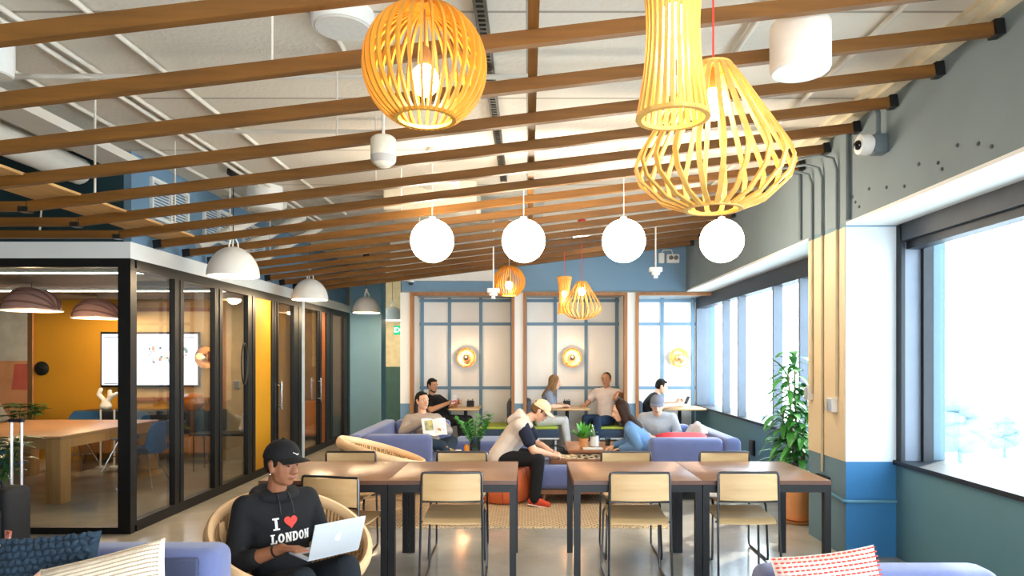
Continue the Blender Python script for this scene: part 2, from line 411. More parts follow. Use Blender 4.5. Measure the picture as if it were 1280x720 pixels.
for z in (.95, 1.75, 2.35): gm.box(-6.2, -4.75, RB-.034, RB-.02, z-.03, z+.03)
struct('trim_grid_frame', gm, ORANGE)
# white wall stub at the end of the meeting room
struct('trim_white', MB().box(-4.72, -4.45, RB-.03, RB, .0, 2.5), mat('stub_paint', '#cdb794', .6))
# shelf wall with door hardware seen through the side glass

# ------------------------------------------------------------------ timber slats
SLOPE = .1115
def zs(x): return 2.65+SLOPE*(x-XL)
runner_top = []
NS = 16
for k in range(NS):
    yl, yr = 2.68+.555*k, 2.62+.525*k
    xl, xr = XL+.02, XR-.05
    t = thing('ceiling_batten', 'long sloping timber slat under the ceiling, %s counting from the near end' % ORD[k], 'ceiling slat', ((xl+xr)/2, (yl+yr)/2, zs((xl+xr)/2)), 0, 'sloping timber slats under the ceiling')
    TMi = TM[t.name]
    d = Vector((xr-xl, yr-yl, zs(xr)-zs(xl))); d.normalize()
    up = Vector((0,0,1)); side = d.cross(up).normalized(); up2 = side.cross(d)
    R = Matrix((d, -side, up2)).transposed()
    L = (xr-xl)/d.x
    O('slat', MB().obox((0,0,.034), (L, .045, .068), R), SLAT, t)
    ec = R @ Vector((L/2+.02, 0, .034)); O('end_bracket', MB().obox(ec, (.05, .075, .085), R), BLACKM, t)
    if yl > 6.2: ec = R @ Vector((-L/2+.03, 0, .034)); O('end_bracket', MB().obox(ec, (.08, .06, .08), R), BLACKM, t)
    for x in (-3.1, -1.2):
        if k % 2 == (0 if x < -2 else 1) and k < 12:
            y = yl+(yr-yl)*(x-xl)/(xr-xl)
            W('hanger_rod', MB().tube([(x, y, zs(x)+.07), (x, y, ZC)], .006 if x > -2 else .008, 6), PIPEW, t)
for i, y in enumerate((2.68+.555*3, 2.68+.555*4, 2.68+.555*5, 2.68+.555*6)):
    t = thing('level_batten', 'level timber slat over the meeting room front, %s from the near end' % ORD[i], 'ceiling slat', (-5.9, y, 2.65), 0, 'level timber slats')
    O('slat', MB().box(-2.6, 2.31, -.0225, .0225, 0, .068), SLAT, t)
    O('end_bracket', MB().box(2.26, 2.325, -.035, .035, -.008, .03), STEEL, t)
    for x in (-.2, 1.6): O('hanger_rod', MB().tube([(x, 0, .068), (x+.06, 0, .85)], .008, 6), PIPEW, t)
t = thing('timber_runner', 'timber runner laid across the middle of the sloping slats', 'timber beam', (.025, 2.2, zs(0)+.07))
O('beam', MB().obox((0, 3.2, .04), (.05, 6.6, .07)), SLATY, t)
t = thing('plywood_board', 'pale plywood board lying along the low ends of the slats', 'board', (-3.4, 5, zs(-3.4)+.07+.02))
O('board', MB().obox((.0, 0, 0), (.42, 3.5, .018)).obox((-.0, -.5, .012), (.02, 2.4, .012)), PLY, t)

# ------------------------------------------------------------------ ceiling services
def pipe(name, label, pts, r, m=PIPEW, cat='pipe', n=10, **k):
    return tag(O(name, MB().tube(pts, r, n), m), label, cat, **k)
z = ZC-.03
pl = 'thin painted conduit along the ceiling, %s across from the blue wall'
for i, (x, y0, y1) in enumerate(((-3.36, 2, 9), (-2.92, 2, 9.5), (-2.82, 2, 9.5), (-2.38, 2, 8.9), (-1.12, 2, 4.3), (1.27, 2, 7.5), (2.0, 2, 8.5))):
    pipe('ceiling_conduit', pl % ORD[i], [(x, y0, z), (x, y1, z)], .017)
for i, (y, xa, xb) in enumerate(((4.42, -3.5, .8), (5.5, -3.2, -1.1))):
    pipe('ceiling_conduit', ('painted conduit crossing the ceiling above the big round cage pendant', 'painted conduit crossing the ceiling above the second timber slats')[i], [(xa, y, z-.05), (xb, y, z-.05)], .018)
pipe('sprinkler_pipe', 'thick white duct pipe ending in front of the dark teal wall', [(-4.05, 2.0, 3.28), (-4.05, 6.15, 3.28)], .12, n=18)
tag(O('cable_tray', MB().box(-3.75, -3.45, 2, 6.2, 3.30, 3.315).box(-3.75, -3.735, 2, 6.2, 3.315, 3.37).box(-3.465, -3.45, 2, 6.2, 3.315, 3.37), PIPEW), 'pale cable tray hung beside the thick white duct pipe', 'cable tray')
m = MB().box(-.29, -.275, 2.2, 7.2, ZC-.045, ZC).box(-.235, -.22, 2.2, 7.2, ZC-.045, ZC)
for i in range(100): m.box(-.275, -.235, 2.22+i*.05, 2.22+i*.05+.022, ZC-.045, ZC-.03)
tag(O('slotted_channel', m, mat('channel_steel', '#4a4843', .5, .6)), 'slotted dark steel channel running along the ceiling', 'metal channel')
for i, (x, y) in enumerate(((-3.35, 7.6), (-3.35, 8.3), (-3.35, 9.0))):
    pipe('brace_pipe', 'fat white diagonal brace in front of the blue upper wall, %s from the louvres' % ORD[i], [(x-.15, y-.35, 2.78), (x+.45, y+.5, 3.42)], .055, n=12)
for i, (x, y, r, h, lb) in enumerate(((-1.02, 3.75, .17, .09, 'round white ceiling speaker beside the round cage pendant'), (-.93, 7.2, .21, .10, 'round white ceiling speaker above the row of glowing globes'), (-2.93, 7.6, .19, .26, 'white drum ceiling speaker beside the blue upper wall'), (-3.14, 4.0, .11, .24, 'white drum ceiling speaker over the meeting room corner'), (1.75, 7.5, .2, .14, 'white drum ceiling speaker behind the wide cage pendant'))):
    t = thing('ceiling_speaker', lb, 'speaker', (x, y, ZC), 0, 'ceiling speakers')
    O('housing', MB().lathe([(r, 0), (r, -h*.8), (r*.94, -h)], 28), WHITE, t); O('grille', MB().lathe([(r*.9, -h+.001), (r*.85, -h-.006), (.001, -h-.008)], 28), mat('speaker_grille', '#d9d7d0', .8, 0, .05, 40), t)
tag(O('ceiling_duct', MB().rbox(-1.55, -.55, 7.3, 8.0, ZC-.32, ZC, .02, 2), mat('duct_cream', '#e3dac6', .6)), 'cream boxed duct on the ceiling beside the round speaker', 'duct')
t = thing('strip_light', 'white linear strip light high before the blue back wall', 'ceiling light', (.95, 9.9, 3.34), 0)
O('housing', MB().rbox(-.3, .3, -.05, .05, .02, .07, .01), WHITE, t); O('diffuser', MB().box(-.29, .29, -.045, .045, .008, .02), emit('strip_emit', '#fff6e6', 6), t)
for x in (-.25, .25): O('suspension_wire', MB().tube([(x, 0, .07), (x, 0, ZC-3.34)], .002, 6), STEEL, t)
# louvred grilles on the blue upper wall
for i, (y0, y1) in enumerate(((6.58, 7.3), (7.65, 8.4), (8.7, 9.4))):
    t = thing('louvre_grille', 'white louvred grille on the blue upper wall, %s from the dark teal corner' % ORD[i], 'vent', (XL-.05, y0, 2.95), 0, 'louvred grilles on the blue wall')
    h = .4; wd = y1-y0
    O('frame', MB().box(0, .03, 0, .03, 0, h).box(0, .03, wd-.03, wd, 0, h).box(0, .03, .03, wd-.03, 0, .03).box(0, .03, .03, wd-.03, h-.03, h).box(0, .03, wd/2-.01, wd/2+.01, .03, h-.03), WHITE, t)
    m = MB()
    for j in range(12): m.obox((.012, wd/2, .045+j*.029), (.026, wd-.06, .004), Matrix.Rotation(rad(40), 3, 'Y'))
    O('louvres', m, WHITE, t)
# conduits on the column
for i, (y, zb) in enumerate(((6.09, 1.28), (5.88, .62), (5.6, 1.28))):
    x = XR-.016
    q = tag(O('wall_conduit', MB().tube([(x, y, zb), (x, y, ZH)], .011), mat('conduit_paint', '#b3a484', .5)), 'slim vertical conduit on the warm-lit side of the column, %s from the window end' % ORD[2-i], 'conduit', 'column conduits')
    O('upper_length', MB().tube([(x, y, ZH), (x, y, 3.15), (x-.02, y+.02, 3.24), (x-.10, y+.10, 3.29), (x-.3, y+.3, 3.30)], .011), mat('conduit_slate', '#59666c', .5), q)
tag(O('wall_conduit', MB().tube([(XR-.02, 6.35, 2.7), (XR-.02, 6.35, 3.3), (XR-.1, 6.6, 3.42)], .014), mat('conduit_slate', '#59666c', .5)), 'slate painted conduit on the bulkhead just past the column', 'conduit')
tag(O('wall_conduit', MB().tube([(XR-.02, 5.4, 2.69), (XR-.02, 5.4, 3.45)], .016), MATS['conduit_slate']), 'dark conduit down the bulkhead edge beside the column', 'conduit')
tag(O('wall_conduit', MB().tube([(XR-.02, 5.75, .47), (XR-.02, 5.46, .45), (XR+.02, 5.455, .45), (XW-.01, 5.455, .45)], .014), mat('conduit_blue', '#4d7f96', .5)), 'low horizontal conduit wrapping the blue foot of the column', 'conduit')
def outlet(loc, rz, label, size=(.12, .16), dark=True, depth=.04, sub=3):
    t = thing('outlet_box' if dark else 'switch_box', label, 'outlet' if dark else 'switch', loc, rz)
    m1, m2 = (BLACKM, mat('outlet_grey', '#3a4144', .5)) if dark else (mat('switch_plate', '#cfcbc2', .5), mat('switch_grey', '#9da5ad', .4))
    O('box', MB().rbox(-size[0]/2, size[0]/2, 0, depth, -size[1]/2, size[1]/2, .006), m1, t)
    m = MB()
    for i in range(sub): m.rbox(-size[0]*.42+i*size[0]*.84/sub+.003, -size[0]*.42+(i+1)*size[0]*.84/sub-.003, depth, depth+.012, -size[1]*.4, size[1]*.4, .003)
    O('socket' if dark else 'rocker', m, m2, t)
outlet((XR-.004, 5.66, 1.21), PI/2, 'pale switch box on the warm-lit column face under its conduit', (.1, .12), False, .05, 2)
outlet((XR-.004, 6.12, 1.28), PI/2, 'small beige sensor box at the far edge of the warm-lit column face', (.07, .12), False, .05, 1)
outlet((XR, 5.86, .52), PI/2, 'black outlet cluster low on the warm-lit blue side of the column', (.22, .14), True, .04, 4)
outlet((XW, 8.95, .42), PI/2, 'black outlet on the teal wall under the far windows', (.16, .2), True, .03, 3)
# security camera
t = thing('security_camera', 'white dome security camera on the slate bulkhead', 'camera', (XR, 4.87, 3.12))
O('bracket', MB().rbox(-.1, 0, -.05, .05, -.07, .07, .015), MATS['conduit_slate'], t)
hd = O('dome_head', MB().lathe([(.0, .0), (.06, .0), (.075, .03), (.07, .09), (.03, .11)], 20, (-.1, 0, 0), Matrix.Rotation(-PI/2, 4, 'Y')), WHITE, t)
O('lens', MB().sph((-.2, -.02, -.01), .035), mat('lens_black', '#0b0c0e', .1), hd)
O('conduit', MB().tube([(-.05, .0, .06), (-.05, .0, .22), (-.06, .02, .3), (-.14, .12, .36)], .018), MATS['conduit_slate'], t)
# emergency light on the back bulkhead
t = thing('emergency_light', 'white twin-head emergency light on the blue back wall', 'emergency light', (2.23, B0, 3.2))
O('box', MB().rbox(.0, .2, -.06, 0, -.08, .06, .01), WHITE, t)
for x in (.06, .14): O('lamp_head', MB().lathe([(.035, 0), (.035, .03), (.02, .04)], 14, (x, -.06, 0), Matrix.Rotation(PI/2, 4, 'X')), mat('lamp_grey', '#6b6a66', .3), t)
O('side_box', MB().rbox(-.13, -.04, -.05, 0, -.08, .08, .01), WHITE, t); O('cable', MB().tube([(-.08,-.02,.08),(-.05,-.02,.13),(.08,-.02,.13),(.1,-.02,.06)], .008), WHITE, t)
t = thing('dome_camera', 'tiny white dome camera under the white bulkhead of the back wall', 'camera', (-1.88, B0-.04, 2.84))
O('mount', MB().lathe([(.05, 0), (.05, -.03)], 16), WHITE, t); O('dome', MB().sph((0,0,-.04), .04), mat('dome_dark', '#30343a', .1), t)
# ------------------------------------------------------------------ pendants
CAGE = wood('cage_wood', '#cf9534', '#b87f24', 2, .5, 6)
CAGEF = wood('cage_ply', '#d8ac5e', '#c69645', 2, .5, 6)
BULB = emit('bulb_glow', '#ffe2ae', 26)
GLOBE = emit('globe_glow', '#fff0d8', 17)
REDC = mat('red_cord', '#d8352a', .6); WHC = mat('white_cord', '#e4e0d6', .6); BLKC = mat('black_cord', '#17181a', .6)
def cord(t, z0, m, r=.004):
    O('cord', MB().tube([(0,0,z0), (0,0,ZC-t.location.z-.03)], r, 6), m, t)
    O('ceiling_cap', MB().lathe([(.05, ZC-t.location.z-.035), (.055, ZC-t.location.z-.03), (.055, ZC-t.location.z)], 16), m, t)
def strips(prof, n, w, th, twist=0):
    """curved wooden strips round a vertical axis following a profile of (r, z)"""
    out = []
    for k in range(n):
        vs, fs = [], []
        for i, (r, z) in enumerate(prof):
            a = 2*PI*k/n + twist*(i/(len(prof)-1))
            e = Vector((math.cos(a), math.sin(a), 0)); tn = Vector((-math.sin(a), math.cos(a), 0))
            j0, j1 = max(i-1, 0), min(i+1, len(prof)-1)
            dr, dz = prof[j1][0]-prof[j0][0], prof[j1][1]-prof[j0][1]; l = math.hypot(dr, dz) or 1
            nrm = e*(dz/l) - Vector((0,0,dr/l)); c = e*r+Vector((0,0,z))
            for su, sv in ((-1,-1),(1,-1),(1,1),(-1,1)): vs.append(c+tn*su*w/2+nrm*sv*th/2)
        for i in range(len(prof)-1):
            for q in range(4): fs.append((i*4+q, i*4+(q+1)%4, i*4+4+(q+1)%4, i*4+4+q))
        fs.append((3,2,1,0)); b = (len(prof)-1)*4; fs.append((b,b+1,b+2,b+3))
        out.append((vs, fs))
    return out
def cage(label, loc, prof, n, w, th, m, cm, rings, bulbz, power, group, twist=0, bs=.05):
    t = thing('cage_pendant', label, 'pendant lamp', loc, 0, group)
    cg = MB()
    for v, f in strips(prof, n, w, th, twist): cg.add(v, f)
    O('cage', cg, m, t)
    for r, z in rings:
        O('ring', MB().lathe([(r-.012, z-.006), (r+.004, z-.006), (r+.004, z+.006), (r-.012, z+.006), (r-.012, z-.006)], 36, cap=False), m, t)
    top = prof[0][1]
    O('cap_disc', MB().lathe([(rings[0][0], top-.004), (rings[0][0], top+.006)], 24), m, t)
    O('lamp_holder', MB().lathe([(.022, bulbz+.04), (.022, bulbz+.1), (.012, bulbz+.12)], 14).tube([(0,0,bulbz+.11),(0,0,top)], .004, 6), mat('holder_brown', '#8a6a3a', .6), t)
    O('bulb', MB().sph((0,0,bulbz), (bs, bs, bs*1.15)), BULB, t)
    cord(t, top, cm)
    point((loc[0], loc[1], loc[2]+bulbz-.09), power, '#ffdca8', .04)
    return t
R0 = .215
sph_prof = [(R0*math.sin(a), R0*math.cos(a)) for a in [rad(14+(150-14)*i/22) for i in range(23)]]
def pear(): 
    k = [(.06,.255),(.08,.235),(.262,-.055),(.279,-.10),(.262,-.155),(.185,-.225),(.10,-.255)]
    return k
def flare():
    return [(.105-.032*math.sin(PI*i/14)-(.004*i/14), .26-.52*i/14) for i in range(15)]
for near in (True, False):
    Y = 2.45 if near else 9.4
    n1 = 'hanging in front of the ceiling slats' if near else 'hanging small before the back booths'
    g = 'wooden cage pendants'
    t = cage('round wooden cage pendant %s' % n1, (-.37 if near else -.26, Y, 2.645), sph_prof, 34, .009, .016, CAGE, WHC, [(R0*math.sin(rad(14)), R0*.965), (R0*math.sin(rad(150)), -R0*.86)], -.05, 9 if near else 6, g)
    t = cage('wide pear-shaped wooden cage pendant %s' % n1, (.665 if near else .74, Y, 2.39), pear(), 22, .017, .008, CAGEF, REDC, [(.065, .25), (.1, -.255)], .12, 8 if near else 5, g)
    t = cage('slim waisted wooden slat pendant %s' % n1, (.41 if near else .52, 1.93 if near else 9.75, 2.535 if near else 2.49), flare(), 28, .011, .008, CAGEF, REDC, [(.1, .255), (.1, -.255)], .02, 7 if near else 4, g, 0, .04)
for i, x in enumerate((-.87, -.04, .87, 1.76)):
    t = thing('globe_pendant', 'glowing white globe pendant, %s of the row from the meeting room side' % ORD[i], 'pendant lamp', (x, 6.2, 2.66), 0, 'glowing white globes')
    O('globe', MB().sph((0,0,0), .196, 40, 24), GLOBE, t)
    O('globe_cap', MB().lathe([(.03, .19), (.03, .215), (.012, .225)], 16), WHC, t)
    cord(t, .22, WHC)
DOME = mat('dome_shade', '#dedbd3', .5, 0, .02, 3); DIN = mat('dome_inside', '#f2eee4', .5, 0, .02, 3)
for i, (x, y) in enumerate(((-2.98, 6.9), (-3.1, 9.7), (-2.96, 12.5), (-2.98, 15.0))):
    t = thing('dome_pendant', 'white dome pendant beside the meeting rooms, %s from the near end' % ORD[i], 'pendant lamp', (x, y, 2.42), 0, 'white dome pendants')
    pr = [(.252*math.cos(a), .30*math.sin(a)) for a in [rad(88*j/14) for j in range(15)]]
    pin = [(r*.97, z_*.97) for r, z_ in reversed(pr)]
    O('shade', MB().lathe(pr+pin+[pr[0]], 40, cap=False), DOME, t)
    O('shade_lining', MB().lathe([(r*.95, z_*.95) for r, z_ in pr], 40, cap=False), DIN, t)
    m = MB()
    for k in range(3):
        a = 2*PI*k/3; m.tube([(.05*math.cos(a), .05*math.sin(a), .29), (.045*math.cos(a), .045*math.sin(a), .34), (.012*math.cos(a), .012*math.sin(a), .40)], .008, 6)
    O('stem_bracket', m.lathe([(.02, .38), (.02, .44)], 12), WHC, t)
    O('bulb', MB().sph((0,0,.08), .045), BULB, t)
    z1 = ZC-2.42
    O('cord', MB().tube([(0,0,.43), (0,0,z1-.05)], .005, 6), BLKC, t); O('ceiling_cap', MB().lathe([(.03, z1-.07), (.06, z1-.05), (.06, z1)], 16), BLKC, t)
    point((x, y, 2.44), 40, '#ffe0b4', .08)
# drum speaker hung by wires
t = thing('drum_speaker', 'white drum speaker hung on wires near the slate bulkhead', 'speaker', (1.34, 3.36, 3.01))
O('housing', MB().lathe([(.1,.235),(.138,.23),(.143,.22),(.143,.012),(.138,0)], 36), mat('drum_white', '#e9dfd3', .6), t)
O('grille', MB().lathe([(.138,.0),(.132,-.006),(.001,-.008)], 36), MATS['speaker_grille'], t)
O('wire', MB().tube([(-.06,0,.23),(0,0,.42)], .002, 5).tube([(.06,0,.23),(0,0,.42)], .002, 5).tube([(0,0,.42),(0,0,.49)], .002, 5), STEEL, t)
def sensor(label, loc, w):
    t = thing('ceiling_sensor', label, 'sensor', loc, 0)
    if w > .13:
        O('body', MB().lathe([(w*.38,.17),(w*.46,.16),(w*.5,.15),(w*.5,.04),(w*.44,.01),(w*.25,-.015),(.002,-.02)], 24), mat('sensor_cream','#e6ddc9',.6), t)
        O('band', MB().lathe([(w*.505,.05),(w*.49,.02),(w*.44,.005)], 24, cap=False), mat('sensor_grey','#b9b3ac',.6), t)
    else:
        O('body', MB().rbox(-.08,.08,-.05,.05,.06,.12,.01), WHITE, t); O('foot', MB().rbox(-.05,.05,-.04,.04,.02,.06,.008).rbox(-.025,.025,-.025,.025,-.02,.02,.006), WHITE, t)
    O('rod', MB().tube([(0,0,.12 if w < .13 else .17),(0,0,ZC-loc[2])], .01, 8), WHC, t)
sensor('cream can-shaped sensor hung below the round cage pendant', (-.89, 4.2, 2.79), .155)
sensor('white box sensor on a rod in front of the booth pier', (-.45, 8.86, 2.38), .1)
sensor('white box sensor on a rod before the blue back wall', (1.64, 8.77, 2.64), .1)
# sconces in the booths
for i, x in enumerate((-1.08, .77, 2.64)):
    t = thing('wall_sconce', ('round copper dish wall light in the booth of the reading man in black', 'round copper dish wall light in the booth of the talking couple', 'round copper dish wall light in the booth next to the windows')[i], 'wall light', (x, BB, 1.6), 0, 'copper dish wall lights')
    Ry = Matrix.Rotation(PI/2, 4, 'X')
    O('dish', MB().lathe([(.02,.03),(.09,.035),(.15,.05),(.17,.075),(.172,.08),(.15,.058),(.09,.045),(.02,.04),(.02,.03)], 36, (0,0,0), Ry, cap=False), COPPER, t)
    O('wall_plate', MB().lathe([(.06,-.0),(.06,.03)], 20, (0,0,0), Ry), COPPER, t)
    O('bulb', MB().sph((0,-.12,0), .058, 20, 12), mat('mirrored_bulb','#e8c8a0',.08,1), t)
    O('bulb_base', MB().lathe([(.03,.04),(.035,.075),(.055,.1)], 18, (0,0,0), Ry), emit('sconce_glow','#ffdcae',5), t)
    point((x, BB-.25, 1.66), 3, '#ffd2a0', .05)

# ------------------------------------------------------------------ work tables and chairs
TTOP = wood('walnut_laminate', '#8b654a', '#76523c', 0, .3, 4)
TEDGE = mat('table_edge', '#5a3a2b', .4, 0, .1, 20)
def make_table(label):
    t = thing('work_table', label, 'table', (0,0,0), 0, 'square work tables')
    O('table_top', MB().rbox(-.449,.449,-.44,.44,.712,.742,.004,2), [TTOP], t)
    O('edge_band', MB().box(-.45,.45,-.4415,-.4402,.713,.741).box(-.45,.45,.4402,.4415,.713,.741), TEDGE, t)
    O('apron', MB().box(-.447,.447,-.44,-.40,.66,.711).box(-.447,.447,.40,.44,.66,.711).box(-.447,-.41,-.40,.40,.66,.711).box(.41,.447,-.40,.40,.66,.711), BLACKM, t)
    for sx in (-1,1):
        for sy in (-1,1): 
            x, y = sx*.424, sy*.416
            O('leg', MB().box(x-.023,x+.023,y-.024,y+.024,0,.66), BLACKM, t)
    return t
tb = make_table('square walnut work table beside the man with the laptop')
tb.location = (-1.43, 5.2, 0)
for x, l in ((-.53, 'square walnut work table next to the orange pouf'), (.768, 'square walnut work table in front of the chess box ottoman'), (1.668, 'square walnut work table next to the blue and white column')):
    dup(tb, (x, 5.2, 0), 0, l)
PLYC = wood('chair_ply', '#cfb082', '#c09d6c', 0, .4, 4)
def make_chair(label):
    t = thing('sled_chair', label, 'chair', (0,0,0), 0, 'plywood sled chairs at the work tables')
    for s in (-1,1):
        x = .218*s
        O('side_frame', MB().tube([(x*.93,.16,.472),(x*.95,.19,.44),(x,.21,.05),(x,.20,.018),(x,.17,.011),(x,-.22,.011),(x,-.25,.02),(x,-.262,.06),(x*.98,-.232,.45),(x*.96,-.222,.775),(x*.93,-.222,.80)], .0085, 8), STEEL, t)
    O('top_rail', MB().tube([(-.205,-.222,.797),(-.19,-.222,.802),(.19,-.222,.802),(.205,-.222,.797)], .0085, 8), STEEL, t)
    O('seat_rail', MB().tube([(-.206,.15,.472),(.206,.15,.472)], .008, 8).tube([(-.215,-.17,.448),(.215,-.17,.448)], .008, 8).tube([(-.21,-.229,.60),(.21,-.229,.60)], .006, 8), STEEL, t)
    def sheet(f, nu, nv, th):
        vs, fs = [], []
        for sgn in (0,1):
            for i in range(nu+1):
                for j in range(nv+1):
                    p, n = f(i/nu, j/nv); vs.append(Vector(p)+Vector(n)*th*(sgn-.5))
        o = (nu+1)*(nv+1)
        for i in range(nu):
            for j in range(nv):
                a = i*(nv+1)+j; fs += [(a,a+1,a+nv+2,a+nv+1), (o+a,o+a+nv+1,o+a+nv+2,o+a+1)]
        for i in range(nu):
            for j in (0,nv): a = i*(nv+1)+j; fs.append((a,a+nv+1,o+a+nv+1,o+a))
        for j in range(nv):
            for i in (0,nu): a = i*(nv+1)+j; fs.append((a,a+1,o+a+1,o+a))
        return MB().add(vs, fs)
    O('backrest', sheet(lambda u,v: ((-.2+.4*u, -.228-.03*(1-(2*u-1)**2)+.012*v, .612+.182*v), (0,1,0)), 12, 3, .011), PLYC, t)
    def seatf(u, v):
        y = -.205+.42*v; z = .462+.036*v-.012*math.sin(PI*v)-.028*max(0,(v-.85)/.15)**2+.006*(2*u-1)**2-.022*max(0,(.12-v)/.12)**2
        return ((-.203+.406*u, y, z), (0,0,1))
    O('seat', sheet(seatf, 6, 14, .011), PLYC, t)
    return t
ch = make_chair('plywood sled chair turned aslant between the laptop man and the table')
ch.location = (-1.27, 4.78, 0); ch.rotation_euler = (0,0,rad(-14))
for x, y, rz, l in ((-.53, 4.96, 0, 'plywood sled chair at the table by the orange pouf, back towards us'),
    (.775, 4.95, 0, 'plywood sled chair at the table before the chess box, back towards us'),
    (1.53, 4.96, 0, 'plywood sled chair at the table by the column, back towards us'),
    (-1.5, 5.56, PI, 'plywood sled chair on the far table side in front of the pale hoop chair'),
    (-.56, 5.55, PI, 'plywood sled chair on the far table side in front of the vase plant'),
    (.83, 5.56, PI, 'plywood sled chair on the far table side below the woman in denim'),
    (1.66, 5.55, PI, 'plywood sled chair on the far table side facing the plant pot table end')):
    dup(ch, (x, y, 0), rz, l)

# ------------------------------------------------------------------ sofas and soft seats
SOFA = mat('periwinkle_upholstery', '#5d6894', .9, 0, .06, 8, .25, 260, .3, sheen=.3)
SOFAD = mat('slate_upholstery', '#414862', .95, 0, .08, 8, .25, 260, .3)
LEGW = wood('sofa_leg_wood', '#8d5f3c', '#7a4f30', 2, .45)
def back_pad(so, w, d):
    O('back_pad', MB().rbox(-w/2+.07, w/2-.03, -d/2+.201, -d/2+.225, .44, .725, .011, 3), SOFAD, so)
def make_sofa(label, w, d, h, loc, rz, both=True, arm_h=None, seatm=None, back_in=.2):
    t = thing('sofa', label, 'sofa', loc, rz)
    ah = arm_h or h; ft = d/2
    O('base', MB().rbox(-w/2+.02, w/2-.02, -d/2+.02, d/2-.03, .12, .30, .03), SOFA, t)
    O('backrest', MB().rbox(-w/2, w/2, -d/2, -d/2+back_in, .14, h, .06, 4), SOFA, t)
    O('armrest', MB().rbox(w/2-.2, w/2, -d/2+back_in+.002, d/2, .14, ah, .06, 4), SOFA, t)
    if both: O('armrest', MB().rbox(-w/2, -w/2+.2, -d/2+back_in+.002, d/2, .14, ah, .06, 4), SOFA, t)
    xa, xb = (-w/2+.203 if both else -w/2), w/2-.203
    n = 2
    for i in range(n): O('seat_cushion', MB().rbox(xa+(xb-xa)*i/n+.003, xa+(xb-xa)*(i+1)/n-.003, -d/2+back_in+.004, d/2-.01, .301, .43, .045, 4), seatm or SOFA, t)
    for sx in (-1,1):
        for sy in (-1,1): O('leg', MB().tube([(sx*(w/2-.1), sy*(d/2-.1), .13), (sx*(w/2-.07), sy*(d/2-.07), 0.0)], [.024,.014], 10), LEGW, t)
    return t
make_sofa('periwinkle sofa with its arm behind the far chairs, man with paper on it', 2.05, .98, .70, (-1.6, 8.82, .0125), -PI/2, True)
make_sofa('periwinkle sofa under the windows holding the red cushion and blanket', 1.75, 1.02, .70, (1.87, 8.45, 0), PI/2, True)
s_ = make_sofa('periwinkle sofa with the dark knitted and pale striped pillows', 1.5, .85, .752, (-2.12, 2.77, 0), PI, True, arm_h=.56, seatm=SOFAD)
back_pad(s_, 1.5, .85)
s_ = make_sofa('periwinkle sofa with the red and white patterned pillow', .96, .85, .752, (1.405, 2.45, 0), PI, True, arm_h=.56, seatm=SOFAD)
def stitches(M, w, h, t, rows, cols, r, kind):
    m = MB()
    for i in range(rows):
        for j in range(cols):
            u, v = -1+2*(j+.5+(.5 if (kind == 'knit' and i % 2) else 0))/cols, -1+2*(i+.5)/rows
            if abs(u) > .97: continue
            e = max(0,(1-u**4))*max(0,(1-v**4)); zz = t/2*e**.5
            x = w/2*u*(1-.06*(1-abs(v)**2)*abs(u)); y = h/2*v*(1-.06*(1-abs(u)**2)*abs(v))
            s = 1
            m2 = M @ Matrix.Translation((x, y, zz))
            if kind == 'knit': m.sph(m2.to_translation(), (r*1.25, r*.8, r*.8), 8, 6, (m2.to_3x3() @ Matrix.Rotation(rad(40 if j % 2 else -40), 3, 'Z')))
            else: m.sph(m2.to_translation(), (r*1.3, r*.55, r*.5), 6, 5, m2.to_3x3())
    return m
def pillow(label, c, w, h, th, n, roll, m, st=None, sm=None, name='pillow'):
    """n: direction the face looks to"""
    t = thing(name, label, 'pillow', c)
    zf = Vector(n).normalized(); x = Vector((0,0,1)).cross(zf).normalized(); y = zf.cross(x)
    R = Matrix((x,y,zf)).transposed().to_4x4() @ Matrix.Rotation(roll, 4, 'Z')
    O('cover', MB().pillow(w, h, th, R), m, t, weld=True)
    if st: O('pattern', stitches(R, w, h, th+.004, *st), sm, t)
    return t
NAVY = mat('navy_knit', '#1f3344', .95, 0, .25, 20, .4, 80)
pillow('chunky dark blue knitted pillow on the sofa back', (-1.985, 2.815, .685), .40, .36, .15, (.08, -1, .32), rad(4), NAVY, (12, 14, .016, 'knit'), NAVY)
CREAMP = brickmat('cream_stripe_weave', '#e6dccb', '#dfd3bf', '#8a7a68', .5, .028, .004, .95, .5, .4, (0,0,rad(10)))
CREAMW = mat('cream_weave', '#e6dac6', .95, 0, .12, 30, .4, 120)
pillow('pale cream pillow with brown stitched rows', (-1.63, 2.635, .675), .46, .34, .14, (.10, -1, .45), rad(14), CREAMW, (20, 44, .0058, 'dash'), mat('brown_stitch', '#b19f88', .95))
pillow('small blush corner of a pillow in front of the knitted one', (-1.93, 2.62, .60), .26, .26, .10, (.05, -1, .5), rad(42), mat('blush_fabric', '#e3b7a4', .9))
pillow('red and white patterned pillow on the sofa back', (1.13, 2.52, .70), .40, .36, .14, (-.02, -1, .35), rad(7), mat('white_weave', '#e8d8d0', .95, 0, .08, 30, .3, 120), (22, 20, .0072, 'dash'), mat('red_stitch', '#c04a3c', .95))
pillow('long flat red cushion lying on the sofa under the windows', (1.80, 7.93, .64), .62, .26, .14, (0, -.35, 1), 0, mat('red_fabric', '#d13b45', .9, 0, .06, 10, .2, 200), name='cushion')
